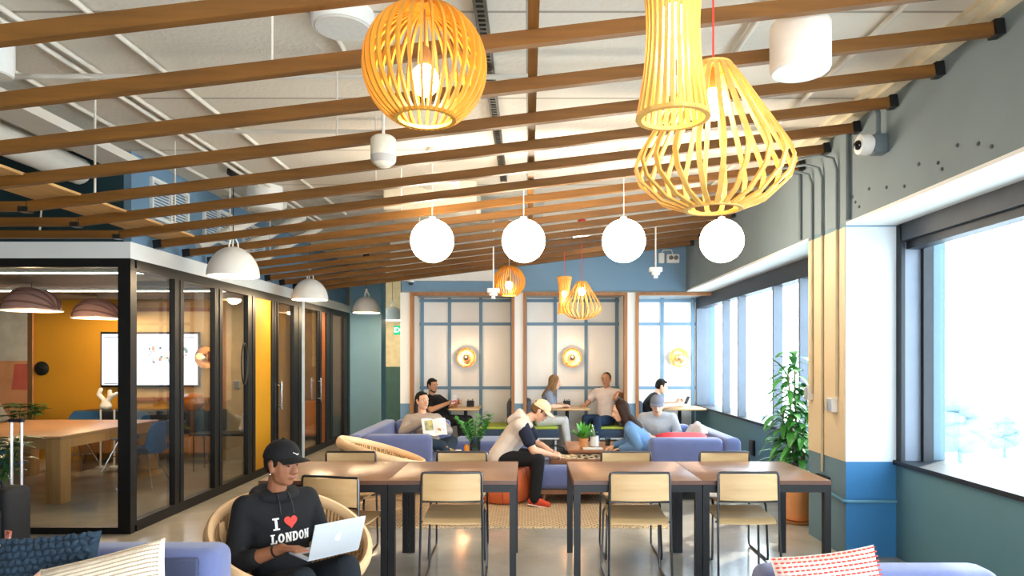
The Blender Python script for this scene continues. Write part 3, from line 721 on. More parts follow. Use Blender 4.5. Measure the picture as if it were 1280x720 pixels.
# blanket over the back of the right sofa
b = MB(); nu, nv = 26, 18
def bl(u, v):
    x = 1.88+.44*u; y = 8.32+.62*v
    zz = .47+.30*math.exp(-((u-.62)/.33)**2)*(.75+.25*math.sin(PI*v)) + .014*math.sin(9*u+3*v)+.012*math.sin(17*v-4*u)
    return (x, y, zz)
vs = [bl(i/nu, j/nv) for i in range(nu+1) for j in range(nv+1)]
vs += [(x,y,z-.02) for x,y,z in vs]
fs = []; o = (nu+1)*(nv+1)
for i in range(nu):
    for j in range(nv):
        a = i*(nv+1)+j; fs += [(a,a+nv+1,a+nv+2,a+1),(o+a,o+a+1,o+a+nv+2,o+a+nv+1)]
for i in range(nu):
    for j in (0,nv): a = i*(nv+1)+j; fs.append((a,a+nv+1,o+a+nv+1,o+a))
for j in range(nv):
    for i in (0,nu): a = i*(nv+1)+j; fs.append((a,a+1,o+a+1,o+a))
tag(O('blanket', b.add(vs, fs), mat('grey_blanket', '#cfc9cc', .95, 0, .1, 9, .4, 100), angle=180), 'crumpled pale grey blanket heaped on the sofa by the windows', 'blanket')
# ottomans and pouf
t = thing('ottoman', 'periwinkle ottoman on a walnut base carrying the chess box', 'ottoman', (.54, 7.72, .0125))
O('cushion', MB().rbox(-.44,.44,-.37,.37,.16,.41,.06,4), SOFA, t); O('base', MB().box(-.41,.41,-.34,.34,.11,.16), LEGW, t)
for sx in (-1,1):
    for sy in (-1,1): O('leg', MB().tube([(sx*.36,sy*.3,.11),(sx*.38,sy*.33,0)], [.022,.014], 10), LEGW, t)
t = thing('ottoman', 'periwinkle ottoman behind the vase plant', 'ottoman', (-.52, 9.45, .0125))
O('cushion', MB().rbox(-.5,.5,-.35,.35,.16,.47,.06,4), SOFA, t); O('base', MB().box(-.47,.47,-.32,.32,.10,.16), LEGW, t)
for sx in (-1,1):
    for sy in (-1,1): O('leg', MB().tube([(sx*.42,sy*.28,.10),(sx*.44,sy*.31,0)], [.022,.014], 10), LEGW, t)
t = thing('pouf', 'round orange leather pouf under the man in the cream cap', 'pouf', (-.27, 7.62, .0125))
O('cover', MB().lathe([(.2,.0),(.26,.01),(.295,.06),(.31,.18),(.305,.28),(.28,.37),(.22,.405),(.1,.415),(.001,.415)], 40), mat('orange_leather', '#d56a3c', .5, 0, .08, 6, .2, 60), t)
m = MB()
for k in range(12):
    a = 2*PI*k/12; m.tube([((r+.002)*math.cos(a),(r+.002)*math.sin(a),z_) for r, z_ in ((.26,.01),(.295,.06),(.31,.18),(.305,.28),(.28,.37),(.22,.405))], .004, 6)
O('seam', m, mat('pouf_seam', '#a3431f', .6), t)
# rug
m = MB().box(-2.2, 1.32, 6.42, 9.95, .0, .012)
rg = O('rug', m, brickmat('jute_weave', '#d3b794', '#c4a57f', '#8f7350', .06, .035, .008, .95, .5, .6)); tag(rg, 'flat woven beige rug under the lounge seats', 'rug')
m = MB(); random.seed(3)
for i in range(400):
    x = -2.2+3.52*i/400+random.uniform(-.003,.003); m.tube([(x,6.42,.008),(x+random.uniform(-.01,.01),6.40,.010),(x+random.uniform(-.015,.015),6.375,.004)], .0035, 4)
f = O('fringe', m, mat('fringe_yarn', '#d8c7a8', .95), rg)
# chess / backgammon box on the ottoman
t = thing('game_box', 'flat wooden chess box open on the periwinkle ottoman', 'board game', (.545, 7.72, .4226))
O('case', MB().rbox(-.30,.30,-.2,.2,0,.055,.006,2), wood('game_wood', '#8a5a36', '#70452a', 0, .4), t)
m = MB(); m2 = MB()
for i in range(8):
    for j in range(8):
        ((m, m2)[(i+j) % 2]).box(-.26+.065*i, -.26+.065*(i+1), -.17+.0425*j, -.17+.0425*(j+1), .055, .057)
O('pale_squares', m, mat('game_pale', '#dcc49a', .5), t); O('dark_squares', m2, mat('game_dark', '#3a2a22', .5), t)
random.seed(5)
k = 0
for i in range(16):
    x, y = -.2275+.065*(i % 4)+(.26 if i >= 8 else 0), -.105+.085*((i//4) % 2)*2-.0425+.0425*(i%3)
    dark = i >= 8
    q = tag(O('game_piece', MB().lathe([(.018,0),(.0195,.004),(.018,.009),(.012,.011),(.001,.011)], 12), MATS['game_dark' if dark else 'game_pale']), 'small %s playing piece standing on the open wooden chess box' % ('dark' if dark else 'pale'), 'game piece', ('dark' if dark else 'pale')+' playing pieces')
    q.location = (.545+x, 7.72+y, .4800)
# coffee table behind it
t = thing('coffee_table', 'low walnut coffee table carrying the two potted plants', 'table', (.79, 8.72, 0))
O('table_top', MB().rbox(-.3,.42,-.4,.5,.43,.47,.008,2), wood('coffee_wood', '#a9734c', '#8d5a38', 0, .32), t)
for sx in (-1,1):
    for sy in (-1,1): O('leg', MB().tube([(.06+sx*.28,.05+sy*.36,.43),(.06+sx*.31,.05+sy*.4,0.013)], [.022,.014], 10), LEGW, t)
# ------------------------------------------------------------------ plants and small things
LEAF = mat('leaf_green', '#3f8a3c', .45, 0, .35, 7); LEAFD = mat('leaf_dark', '#2c6a33', .4, 0, .45, 6); STEM = mat('stem_brown', '#8a7650', .7)
STEMG = mat('stem_green', '#4f8238', .6)
TERRA = mat('terracotta', '#d8935a', .75, 0, .1, 6)
def leaf(m, base, d, L, w, droop=.4, n=5, curl=.15):
    d = Vector(d).normalized(); side = d.cross(Vector((0,0,1)))
    side = side.normalized() if side.length > .05 else Vector((1,0,0))
    p = Vector(base); vs, fs = [], []; st = L/n; dd = d.copy()
    for i in range(n+1):
        u = i/n; ww = w/2*math.sin(PI*min(1,u*.92+.06))**.8 if i < n else .001
        up = side.cross(dd).normalized()
        vs += [p-side*ww+up*ww*curl, p+Vector((0,0,-.0)), p+side*ww+up*ww*curl]
        dd = (dd+Vector((0,0,-droop/n))).normalized(); p = p+dd*st
    for i in range(n):
        a = i*3; fs += [(a,a+1,a+4,a+3),(a+1,a+2,a+5,a+4)]
    m.add(vs, fs)
# big corner plant
t = thing('potted_plant', 'tall leafy floor plant in a terracotta pot beside the column', 'plant', (2.635, 6.66, 0))
O('pot', MB().lathe([(.12,.03),(.165,.33),(.175,.33),(.178,.375),(.16,.375),(.15,.33),(.11,.06)], 32), TERRA, t)
O('saucer', MB().lathe([(.15,0),(.185,.03),(.175,.03),(.14,.012)], 32), TERRA, t); O('soil', MB().lathe([(.15,.33),(.001,.335)], 24), mat('soil', '#3b2d22', .95), t)
random.seed(11); st = MB(); fo = MB()
for k in range(5):
    a = 2*PI*k/5; x0, y0 = .04*math.cos(a), .04*math.sin(a)
    hgt = (1.30,1.62,1.05,1.5,.95)[k]
    pts = [(x0*(1+2.0*u)-.03*u, y0*(1+2.0*u), .33+(hgt-.33)*u) for u in (0,.25,.5,.75,1)]
    st.tube(pts, [.014,.012,.011,.009,.006], 8)
    for i in range(44):
        u = .28+.72*i/43; q = min(int(u*4),3); f_ = u*4-q
        p = Vector(pts[q])*(1-f_)+Vector(pts[q+1])*f_
        an = i*2.4+k; ly = random.uniform(.22,.36)
        fo_d = Vector((math.cos(an), math.sin(an), random.uniform(.25,.9) if u < .9 else random.uniform(.6,1.5)))
        if p.x+fo_d.x*ly > .22: fo_d.x *= -.6
        leaf(fo, p, fo_d, ly, random.uniform(.045,.075), random.uniform(.9,1.9), 6)
O('stem', st, STEM, t); O('foliage', fo, mat('leaf_fresh', '#42893c', .4, 0, .4, 6), t, angle=180)
# vase with zz plant on a side table
t = thing('side_table', 'low round white side table carrying the glass vase', 'table', (-.63, 8.15, 0))
O('table_top', MB().lathe([(.26,.405),(.27,.41),(.27,.425),(.26,.43)], 40), WHITE, t); O('pedestal', MB().lathe([(.17,.013),(.17,.03),(.04,.05),(.035,.39),(.1,.405)], 24), WHITE, t)
t = thing('vase', 'clear ribbed glass vase with green zz plant sprigs', 'vase', (-.63, 8.15, .43))
GV = glass('vase_glass', '#c4d8da', 1.2)
m = MB()
pr = [(.055,0),(.062,.01),(.062,.22),(.058,.22),(.057,.012),(.001,.01)]
O('glass_body', m.lathe(pr, 28), GV, t)
random.seed(4); fo = MB(); st = MB()
for k in range(7):
    a = 2*PI*k/7+.3; lean = random.uniform(.2,.62); H = random.uniform(.34,.46)
    pts = [Vector((0.02*math.cos(a),.02*math.sin(a),.02))+Vector((math.cos(a)*lean*u**1.5*H*1.1, math.sin(a)*lean*u**1.5*H*.8, H*u)) for u in (0,.33,.66,1)]
    st.tube(pts, [.006,.006,.005,.003], 6)
    for i in range(12):
        u = .45+.55*i/11; q = min(int(u*3),2); f_ = u*3-q; p = pts[q]*(1-f_)+pts[q+1]*f_
        s = 1 if i % 2 else -1; tang = (pts[q+1]-pts[q]).normalized(); sd = tang.cross(Vector((0,0,1))).normalized() if tang.z < .99 else Vector((1,0,0))
        leaf(fo, p, sd*s*.9+tang*.6+Vector((0,random.uniform(-.4,.4),.1)), .11, .05, .25, 4)
O('stem', st, STEMG, t); O('foliage', fo, LEAF, t, angle=180)
t = thing('candle_jar', 'slim orange jar standing against the glass vase', 'jar', (-.73, 8.11, .43))
O('body', MB().lathe([(.028,0),(.03,.005),(.03,.13),(.026,.135),(.001,.13)], 20), mat('orange_jar', '#e08a20', .35), t); O('rim', MB().lathe([(.031,.128),(.031,.138),(.025,.138),(.025,.128)], 20), BRASS, t)
t = thing('cup', 'white cup beside the slim orange jar', 'cup', (-.83, 8.14, .43))
O('body', MB().lathe([(.028,0),(.036,.07),(.033,.07),(.026,.008),(.001,.008)], 20), WHITE, t); O('handle', MB().tube([(-.033,0,.055),(-.055,0,.05),(-.055,0,.025),(-.03,0,.018)], .005, 6), WHITE, t)
# two potted plants on the coffee table
t = thing('potted_plant', 'bushy green plant in a small terracotta pot on the coffee table', 'plant', (.70, 8.62, .47))
O('pot', MB().lathe([(.042,0),(.058,.09),(.064,.09),(.064,.115),(.055,.115),(.05,.09)], 24), TERRA, t)
random.seed(9); fo = MB()
for i in range(46):
    a = i*2.4; r = random.uniform(.1,1.1); leaf(fo, (0.02*math.cos(a),.02*math.sin(a),.09), (math.cos(a)*r, math.sin(a)*r, 1), random.uniform(.14,.27), .045, random.uniform(.2,.8), 5)
O('foliage', fo, mat('leaf_bright', '#5aa83e', .45, 0, .3, 8), t, angle=180)
t = thing('potted_plant', 'small pale-leaved plant in a white pot on the coffee table', 'plant', (.84, 8.66, .47))
O('pot', MB().lathe([(.05,0),(.06,.01),(.055,.13),(.06,.135),(.05,.135),(.045,.1)], 24), WHITE, t)
fo = MB()
for i in range(16):
    a = i*2.4; leaf(fo, (0.01*math.cos(a),.01*math.sin(a),.1), (math.cos(a)*.5-.6, math.sin(a)*.4, 1), random.uniform(.12,.2), .03, .4, 5)
O('foliage', fo, mat('leaf_pale', '#cfd8c4', .5, 0, .15, 8), t, angle=180)
t = thing('tumbler', 'clear glass tumbler on the coffee table behind the potted plants', 'glass', (1.02, 8.75, .47))
O('glass_body', MB().lathe([(.03,0),(.038,.1),(.034,.1),(.027,.01),(.001,.01)], 20), GV, t)
O('water', MB().lathe([(.027,.012),(.03,.06),(.001,.06)], 18), glass('water_clear', '#dfeaea', 1), t)
t = thing('notebook', 'thin white notebook lying on the near edge of the coffee table', 'notebook', (.80, 8.44, .47))
O('cover', MB().rbox(-.12,.12,-.08,.08,0,.012,.003,2), WHITE, t); O('pages', MB().box(-.117,.117,-.077,.083,.003,.009), mat('pages', '#d8d2c4', .9), t)
t = thing('shoulder_bag', 'small black bag slumped behind the chess box', 'bag', (.35, 8.28, .013))
O('body', remesh(MB().hull([((-.12,0,.1),(.06,.09,.1)),((.12,0,.1),(.06,.09,.1)),((0,0,.36),(.12,.06,.08))]), .015, 6), mat('bag_black', '#1c1c20', .7), t)
O('strap', MB().tube([(-.12,0,.4),(-.15,-.05,.5),(-.05,-.08,.54),(.08,-.05,.5),(.12,0,.38)], .012, 8), MATS['bag_black'], t)
# ------------------------------------------------------------------ booths
NAVYU = mat('navy_bench', '#33445c', .85, 0, .06, 10, .2, 200); LIME = mat('lime_cushion', '#a9b94a', .85, 0, .08, 10, .2, 200); GREYU = mat('charcoal_bolster', '#454c58', .9, 0, .08, 10, .2, 200)
def bench(label, x0, x1, back_right):
    t = thing('booth_bench', label, 'bench', ((x0+x1)/2, 11.5, 0)); w = (x1-x0)/2
    O('seat', MB().rbox(-w, w, -.46, .44, .30, .435, .02), NAVYU, t); O('cushion', MB().rbox(-w+.01, w-.01, -.455, .43, .436, .475, .018), LIME, t)
    O('frame', MB().box(-w, w, -.46, .44, .275, .30), mat('bench_rail', '#c9cdd2', .5), t)
    for sx in (-1,1):
        for sy in (-.4,.4): O('leg', MB().box(sx*(w-.05)-.015, sx*(w-.05)+.015, sy-.015, sy+.015, 0, .275), MATS['bench_rail'], t)
    xb = w-.12 if back_right else -w
    O('backrest', MB().rbox(xb, xb+.12, -.45, .43, .476, .90, .055, 4), GREYU, t)
bench('navy and lime booth bench with charcoal bolster, behind the cream-capped man', -.80, -.225, True)
bench('navy and lime booth bench under the reading man in black', -1.84, -1.32, False)
bench('navy and lime booth bench under the long-haired woman', -.065, .50, False)
bench('navy and lime booth bench under the man in the white shirt', 1.03, 1.59, True)
bench('navy and lime booth bench under the man with the phone', 1.745, 2.2, False)
BTOP = wood('booth_table_wood', '#d9b88c', '#c9a273', 0, .4)
for x0, x1, lb in ((-1.30, -.80, 'pale wood booth table before the reading man in black'), (.30, 1.02, 'pale wood booth table between the talking couple'), (2.18, 2.93, 'pale wood booth table in the booth by the windows')):
    t = thing('booth_table', lb, 'table', ((x0+x1)/2, 11.5, 0), 0, 'booth tables'); w = (x1-x0)/2
    O('table_top', MB().rbox(-w, w, -.35, .4, .73, .765, .03, 3), BTOP, t)
    O('column', MB().lathe([(.03,.02),(.03,.72),(.09,.73)], 16), BLACKM, t); O('foot', MB().lathe([(.2,0),(.2,.012),(.05,.025)], 28), BLACKM, t)
    q = thing('menu_holder', 'small black card holder on the %s' % lb.replace('pale wood ', ''), 'card holder', (( -.98 if x0 < -1 else (.66 if x0 < 1 else 2.58)), 11.62, .765), 0, 'black card holders')
    O('box', MB().box(-.06,.06,-.04,-.03,0,.1).box(-.06,.06,.03,.04,0,.1).box(-.06,-.05,-.03,.03,0,.1).box(.05,.06,-.03,.03,0,.1).box(-.05,.05,-.03,.03,0,.01), BLACKM, q)
    O('cards', MB().box(-.045,-.035,-.025,.025,.011,.125).box(.0,.012,-.025,.025,.011,.115).box(.03,.04,-.025,.025,.011,.13), mat('dark_card', '#262a30', .6), q)
# ------------------------------------------------------------------ meeting room contents
OAK = wood('oak_slab', '#c89a66', '#b58350', 2, .45); OAKT = wood('oak_top', '#c2946a', '#ad7f55', 0, .4)
t = thing('meeting_table', 'chunky oak meeting table behind the glass', 'table', (-6.0, 8.4, 0))
tx0, tx1, ty0, ty1 = -.90, .92, -.98, 1.0
O('table_top', MB().rbox(tx0, tx1, ty0, ty1, .71, .745, .008, 2), OAKT, t)
O('apron', MB().box(tx0+.05, tx1-.05, ty0+.02, ty0+.06, .60, .709).box(tx0+.05, tx1-.05, ty1-.06, ty1-.02, .60, .709).box(tx0+.02, tx0+.06, ty0+.06, ty1-.06, .60, .709).box(tx1-.06, tx1-.02, ty0+.06, ty1-.06, .60, .709), OAK, t)
for x in (tx0+.09, tx1-.09):
    for y in (ty0+.09, ty1-.09): O('leg', MB().rbox(x-.085, x+.085, y-.085, y+.085, 0, .71, .006, 2), OAK, t)
BLSH = mat('shell_blue', '#2a5a86', .4, 0, .05, 4)
def shell_chair(label, loc, rz):
    t = thing('shell_chair', label, 'chair', loc, rz, 'blue shell chairs')
    vs, fs = [], []; nu, nv = 14, 14
    def P(u, v, off):
        x = (2*u-1)
        if v < .5: y = .22-.40*(v/.5); z = .44+.02*x*x-.03*math.sin(PI*v/.5*.5)
        else: y = -.18-.07*((v-.5)/.5); z = .41+.40*((v-.5)/.5)
        wv = .23+.02*math.sin(PI*v)
        z += .07*abs(x)**3*max(0, 1-abs(v-.45)*2.2)
        y += .05*abs(x)**2*(1 if v > .5 else 0)
        return Vector((x*wv*(1-.25*max(0,(v-.85)/.15)**2), y+(off if v > .5 else 0), z+(-off if v <= .5 else 0)))
    for off in (0, -.012):
        for i in range(nu+1):
            for j in range(nv+1): vs.append(P(i/nu, j/nv, off))
    o = (nu+1)*(nv+1)
    for i in range(nu):
        for j in range(nv): a = i*(nv+1)+j; fs += [(a,a+1,a+nv+2,a+nv+1),(o+a,o+a+nv+1,o+a+nv+2,o+a+1)]
    for i in range(nu):
        for j in (0,nv): a = i*(nv+1)+j; fs.append((a,a+nv+1,o+a+nv+1,o+a))
    for j in range(nv):
        for i in (0,nu): a = i*(nv+1)+j; fs.append((a,a+1,o+a+1,o+a))
    O('shell', MB().add(vs, fs), BLSH, t)
    for sx in (-1,1):
        for sy in (-1,1): O('leg', MB().tube([(sx*.08,sy*.08,.40),(sx*.22,sy*.22,0)], .009, 7), CHROME, t)
    O('brace', MB().tube([(-.15,-.15,.2),(.15,.15,.2)], .006, 6).tube([(.15,-.15,.2),(-.15,.15,.2)], .006, 6).tube([(-.1,-.1,.40),(.1,.1,.40)], .008, 6).tube([(.1,-.1,.40),(-.1,.1,.40)], .008, 6), CHROME, t)
    return t
shell_chair('blue shell chair at the near end of the oak table behind the suitcase', (-5.62, 7.14, 0), rad(6))
shell_chair('blue shell chair at the long side of the oak table behind the dark mullions', (-4.78, 8.5, 0), rad(90))
shell_chair('blue shell chair in the window corner behind the tall suitcase handle', (-6.35, 7.12, 0), rad(-8))
shell_chair('blue shell chair at the far long side of the oak table', (-5.75, 9.78, 0), PI)
shell_chair('blue shell chair at the far corner of the oak table under the plant', (-6.5, 9.82, 0), PI)
# credenza
DARKW = wood('credenza_dark', '#23262b', '#181b20', 0, .45)
t = thing('credenza', 'long dark credenza with tan doors along the ochre wall', 'cabinet', (-5.75, 10.42, 0))
O('body', MB().rbox(-1.05, 1.05, -.22, .24, .46, .80, .01, 2), DARKW, t); O('lower_case', MB().box(-1.0, 1.0, -.2, .22, .16, .459), mat('tan_case', '#a9713a', .5), t)
for i in range(4):
    d = O('door', MB().box(-.99+.5*i, -.51+.5*i, -.215, -.201, .18, .45), mat('tan_door', '#b57d42', .5), t); O('handle', MB().box(-.60+.5*i-.02, -.60+.5*i+.02, -.225, -.216, .40, .415), BLACKM, d)
for x in (-.9, .9):
    for y in (-.15, .15): O('leg', MB().tube([(x,y,.16),(x*1.03,y*1.1,0)], [.022,.014], 10), LEGW, t)
# tv
t = thing('television', 'wall-mounted television showing a bright page with pictures', 'television', (-5.88, RB-.03, 1.57))
O('bezel', MB().rbox(-.77,.77,-.06,-.01,-.43,.43,.008,2), BLACKM, t); O('wall_mount', MB().box(-.2,.2,-.01,.03,-.2,.2), BLACKM, t)
O('screen', MB().box(-.745,.745,-.0625,-.0601,-.395,.395), emit('screen_white', '#eef2ff', 1.6), t)
m = MB(); random.seed(21)
pics = [MB() for _ in range(4)]
for i in range(26):
    x, z_ = random.uniform(-.1,.55), random.uniform(-.06,.16); s = random.uniform(.015,.05)
    pics[i % 4].box(x, x+s, -.0645, -.0626, z_, z_+s*1.3)
for q, c in zip(pics, ('#c9d2dc', '#d99a74', '#6f8a86', '#39424f')): O('screen_picture', q, emit('screen_'+c[1:], c, 1.1), t)
O('screen_text', MB().box(-.71,-.40,-.0645,-.0626,.345,.36).box(-.71,-.5,-.0645,-.0626,-.385,-.37).box(.45,.7,-.0645,-.0626,.345,.355), emit('screen_ink', '#30384a', .6), t)
# things on credenza
CER = mat('white_ceramic', '#e9e6df', .5)
t = thing('coral_vase', 'white branching ceramic vase on the dark credenza', 'vase', (-6.42, 10.38, .80))
O('body', remesh(MB().hull([((0,0,.06),(.09,.08,.06)),((0,0,.14),(.05,.05,.03))]).hull([((-.02,0,.14),.035),((-.11,0,.24),.035)]).hull([((.02,0,.14),.035),((.09,0,.22),.035)]).hull([((.09,0,.22),.035),((.17,0,.25),.03)]).hull([((-.11,0,.24),.035),((-.08,0,.31),.035)]).hull([((.05,0,.2),.03),((.06,0,.29),.03)]), .012, 5), CER, t)
O('opening', MB().lathe([(.022,.338),(.022,.345)], 14, (-.078,0,0)), mat('vase_dark', '#8d8981', .7), t)
t = thing('amber_bowl', 'round amber glass bowl on the dark credenza below the television', 'bowl', (-5.1, 10.38, .80))
AMB = mat('amber_glass', '#c9731c', .12, 0, .2, 5, 0, 60, .8, coat=.5)
O('bowl', MB().lathe([(.08,.0),(.15,.06),(.17,.13),(.15,.21),(.09,.25),(.085,.245),(.14,.2),(.155,.13),(.13,.06),(.001,.02)], 32), AMB, t); O('base', MB().lathe([(.07,0),(.085,.012),(.08,.02)], 24), BRASS, t)
t = thing('amber_votive', 'small amber votive glass standing right of the amber bowl', 'votive', (-4.86, 10.36, .80)); O('cup', MB().lathe([(.03,0),(.04,.09),(.035,.09),(.026,.01),(.001,.01)], 20), AMB, t); O('wick', MB().tube([(0,0,.01),(0,0,.05)], .004, 6), CER, t)
# low shelf in the corner with white ceramic figure
t = thing('console_table', 'thin dark console table with slim legs by the yellow panel', 'table', (-4.2, 9.75, 0))
O('table_top', MB().box(-.55,.35,-.2,.2,.50,.53), DARKW, t)
for x in (-.5,.3):
    for y in (-.16,.16): O('leg', MB().tube([(x,y,.5),(x,y,0)], .01, 8), BLACKM, t)
t = thing('ceramic_jug', 'white ceramic spouted jug on the thin dark console', 'jug', (-4.05, 9.72, .53))
O('body', remesh(MB().hull([((0,0,.05),(.07,.07,.05)),((0,0,.15),(.04,.04,.03))]).hull([((0,0,.15),.035),((0,0,.24),.03)]).hull([((0,0,.19),.025),((-.1,0,.24),.022)]).hull([((0,0,.2),.02),((.08,0,.26),.018)]), .01, 4), CER, t)
O('rim', MB().lathe([(.03,.262),(.034,.27),(.028,.275)], 18), CER, t)
# pendants of meeting room
PINK = mat('dusky_pink_felt', '#b58a80', .8, 0, .08, 6, .2, 100)
for i, (x, y) in enumerate(((-6.0, 8.25), (-6.22, 9.85))):
    t = thing('shell_pendant', ('dusky pink layered shell pendant over the near end of the oak table', 'dusky pink layered shell pendant over the far end of the oak table')[i], 'pendant lamp', (x, y, 2.17), 0, 'pink pendants')
    pr = [(.3*math.cos(a), .27*math.sin(a)) for a in [rad(2+86*j/10) for j in range(11)]]
    O('shade', MB().lathe(pr+[(r*.95, z_*.95) for r, z_ in reversed(pr)]+[pr[0]], 36, cap=False), PINK, t)
    m = MB()
    for k, (sx, tilt) in enumerate(((.9,20),(.75,45),(.6,70),(.85,-25),(.7,-50))):
        arc = [Vector((.312*math.cos(a)*1.0, -.312*abs(math.sin(rad(tilt)))*math.sin(a), .28*math.sin(a)*math.cos(rad(tilt))+.0)) for a in [rad(6+168*j/20) for j in range(21)]]
        m.tube([p if tilt > 0 else Vector((p.x, -p.y, p.z)) for p in arc], .012, 6)
    O('fold', m, mat('pink_fold', '#8a625a', .8), t)
    O('rim', MB().lathe([(.29,-.008),(.325,-.008),(.325,.006),(.29,.006),(.29,-.008)], 36, cap=False), WHITE, t)
    O('bulb', MB().sph((0,0,.06), .04), BULB, t); O('cord', MB().tube([(0,0,.26),(0,0,.33)], .004, 6), BLKC, t)
    point((x, y, 2.12), 34, '#ffdcb0', .06)
for i, y in enumerate((7.0, 8.9)):
    t = thing('ceiling_strip_light', ('white strip light on the meeting room ceiling next to the glass front', 'white strip light on the meeting room ceiling further inside')[i], 'ceiling light', (-6.2, y, 2.46), 0)
    O('housing', MB().box(-2.4, 2.4, -.02, .02, .012, .04), WHITE, t); O('diffuser', MB().box(-2.38, 2.38, -.014, .014, 0, .012), emit('strip_soft', '#fff4e4', 9), t)
# wall clock-like black disc, sconce, switch
t = thing('wall_hook', 'black round hook disc on the ochre meeting room wall', 'hook', (-7.62, RB, 1.43)); O('disc', MB().lathe([(.11,0),(.11,.02),(.06,.05)], 28, (0,0,0), Matrix.Rotation(PI/2, 4, 'X')), BLACKM, t); O('peg', MB().lathe([(.03,.05),(.03,.09),(.04,.1)], 18, (0,0,0), Matrix.Rotation(PI/2, 4, 'X')), BLACKM, t)
t = thing('wall_sconce', 'copper dish wall light beside the meeting room television', 'wall light', (-5.0, RB-.035, 1.6), 0)
O('dish', MB().lathe([(.02,.03),(.1,.04),(.17,.075),(.172,.08),(.1,.05),(.02,.04),(.02,.03)], 32, (0,0,0), Matrix.Rotation(PI/2, 4, 'X'), cap=False), COPPER, t); O('bulb', MB().sph((0,-.12,0), .06), MATS['mirrored_bulb'], t); O('arm', MB().tube([(0,0,0),(0,-.1,0)], .02, 10), COPPER, t)
point((-5.0, RB-.25, 1.62), 3, '#ffc88a', .05)
outlet((-4.55, RB-.03, 1.18), PI, 'pale switch plate on the wall stub behind the side glass', (.1,.14), False, .02, 2)
# mural board
t = thing('wall_picture', 'painted mural board of coloured geometric shapes on the meeting room wall', 'mural', (-8.35, RB-.03, 0))
O('board', MB().box(-.6,.62,-.03,0,.3,2.45), mat('mural_salmon', '#c98d63', .7), t)
for n, pts, c in (('teal_shape', [(-.3,2.44),(.1,2.44),(.1,1.6)], '#3f6f86'), ('grey_shape', [(.1,2.44),(.55,2.44),(.55,1.55),(.1,1.55)], '#b9b6ae'), ('white_shape', [(.0,.6),(.3,.6),(.02,1.05)], '#e2ded4'), ('dark_shape', [(.55,.31),(.62,.31),(.62,2.44),(.55,2.44)], '#6b4a2a'), ('pink_shape', [(.3,1.1),(.55,1.1),(.55,1.5),(.35,1.5)], '#b9574a')):
    m = MB().poly(pts, Matrix.Translation((0,-.036,0)), .006); O(n, m, mat('mural_'+c[1:], c, .7), t)
def bushy(label, loc, H, n, seed, lw=.10, pot=(.11,.14,.26), spread=.7):
    t = thing('potted_plant', label, 'plant', loc); random.seed(seed)
    O('pot', MB().lathe([(pot[0],0),(pot[1],pot[2]),(pot[1]-.012,pot[2]),(pot[0]-.01,.02)], 24), mat('dark_pot', '#2f3236', .6), t)
    fo = MB(); st = MB()
    for i in range(n):
        a = i*2.4; r = random.uniform(.1, spread); h = random.uniform(.4,1)*H
        e = Vector((math.cos(a)*r*h, math.sin(a)*r*h, pot[2]+h*.7)); st.tube([(0,0,pot[2]-.04), e*.5+Vector((0,0,.06)), e], .004, 5)
        for j in range(3): leaf(fo, e, (math.cos(a+j*1.6-1.6), math.sin(a+j*1.6-1.6), .5), random.uniform(.16,.26), lw, .8, 5)
    O('stem', st, STEMG, t); O('foliage', fo, LEAFD, t, angle=180)
bushy('leafy green plant on the floor between mural board and ochre wall', (-7.45, 10.1, 0), .95, 34, 31, spread=.3)
bushy('dark green plant in front of the mural board', (-8.3, 10.1, 0), .9, 26, 33, spread=.3)
bushy('deep green plant just inside the glass behind the suitcase handle', (-5.08, 6.52, 0), .80, 36, 35, .07, spread=.3)
for i, x in enumerate((-6.25, -6.05)):
    t = thing('white_pole', 'slim white floor stand behind the oak table, %s the television' % ('further from' if i == 0 else 'closer to'), 'stand', (x, 9.98, 0), 0)
    O('pole', MB().tube([(0,0,.02),(0,0,.84)], .013, 10), WHITE, t); O('foot', MB().lathe([(.07,0),(.07,.012),(.015,.022)], 20), WHITE, t)
# meeting room 2: simple sideboard seen through glass
t = thing('sideboard', 'tan wooden sideboard in the second glass room', 'cabinet', (-4.5, 13.3, 0))
O('body', MB().rbox(-.6,.6,-.22,.22,.1,.75,.01,2), mat('tan_side', '#b9782e', .5), t)
for x in (-.5,.5):
    for y in (-.15,.15): O('leg', MB().tube([(x,y,.1),(x,y,0)], .02, 8), LEGW, t)
for x in (-.3,.3): O('door', MB().box(x-.28,x+.28,-.235,-.221,.13,.72), mat('tan_side_door', '#c4853a', .5), t)
point((-5.0, 12.2, 2.3), 60, '#ffd49a', .1)  # bare lamp added to light the second glass room, no fixture modelled
# exit sign in the corridor
t = thing('exit_sign', 'green lit EXIT sign hanging in the corridor', 'exit sign', (-2.78, 14.95, 2.2))
O('panel', MB().rbox(-.16,.16,-.02,.02,-.1,.1,.01,2), emit('exit_green', '#1fb574', .9), t)
O('hanger', MB().tube([(0,0,.1),(0,0,ZC-2.2)], .008, 6), BLACKM, t)
cu = bpy.data.curves.new('t', 'FONT'); cu.body = 'EXIT'; cu.size = .15; cu.align_x = 'CENTER'; cu.align_y = 'CENTER'; cu.extrude = .002
to = bpy.data.objects.new('t', cu); COL.objects.link(to); dg = bpy.context.evaluated_depsgraph_get(); me = bpy.data.meshes.new_from_object(to.evaluated_get(dg)); bpy.data.objects.remove(to)
ml = MB(Matrix.Translation((0,-.022,0)) @ Matrix.Rotation(PI/2, 4, 'X')).add([v.co for v in me.vertices], [tuple(p.vertices) for p in me.polygons])
O('lettering', ml, emit('exit_white', '#ffffff', 1.5), t)
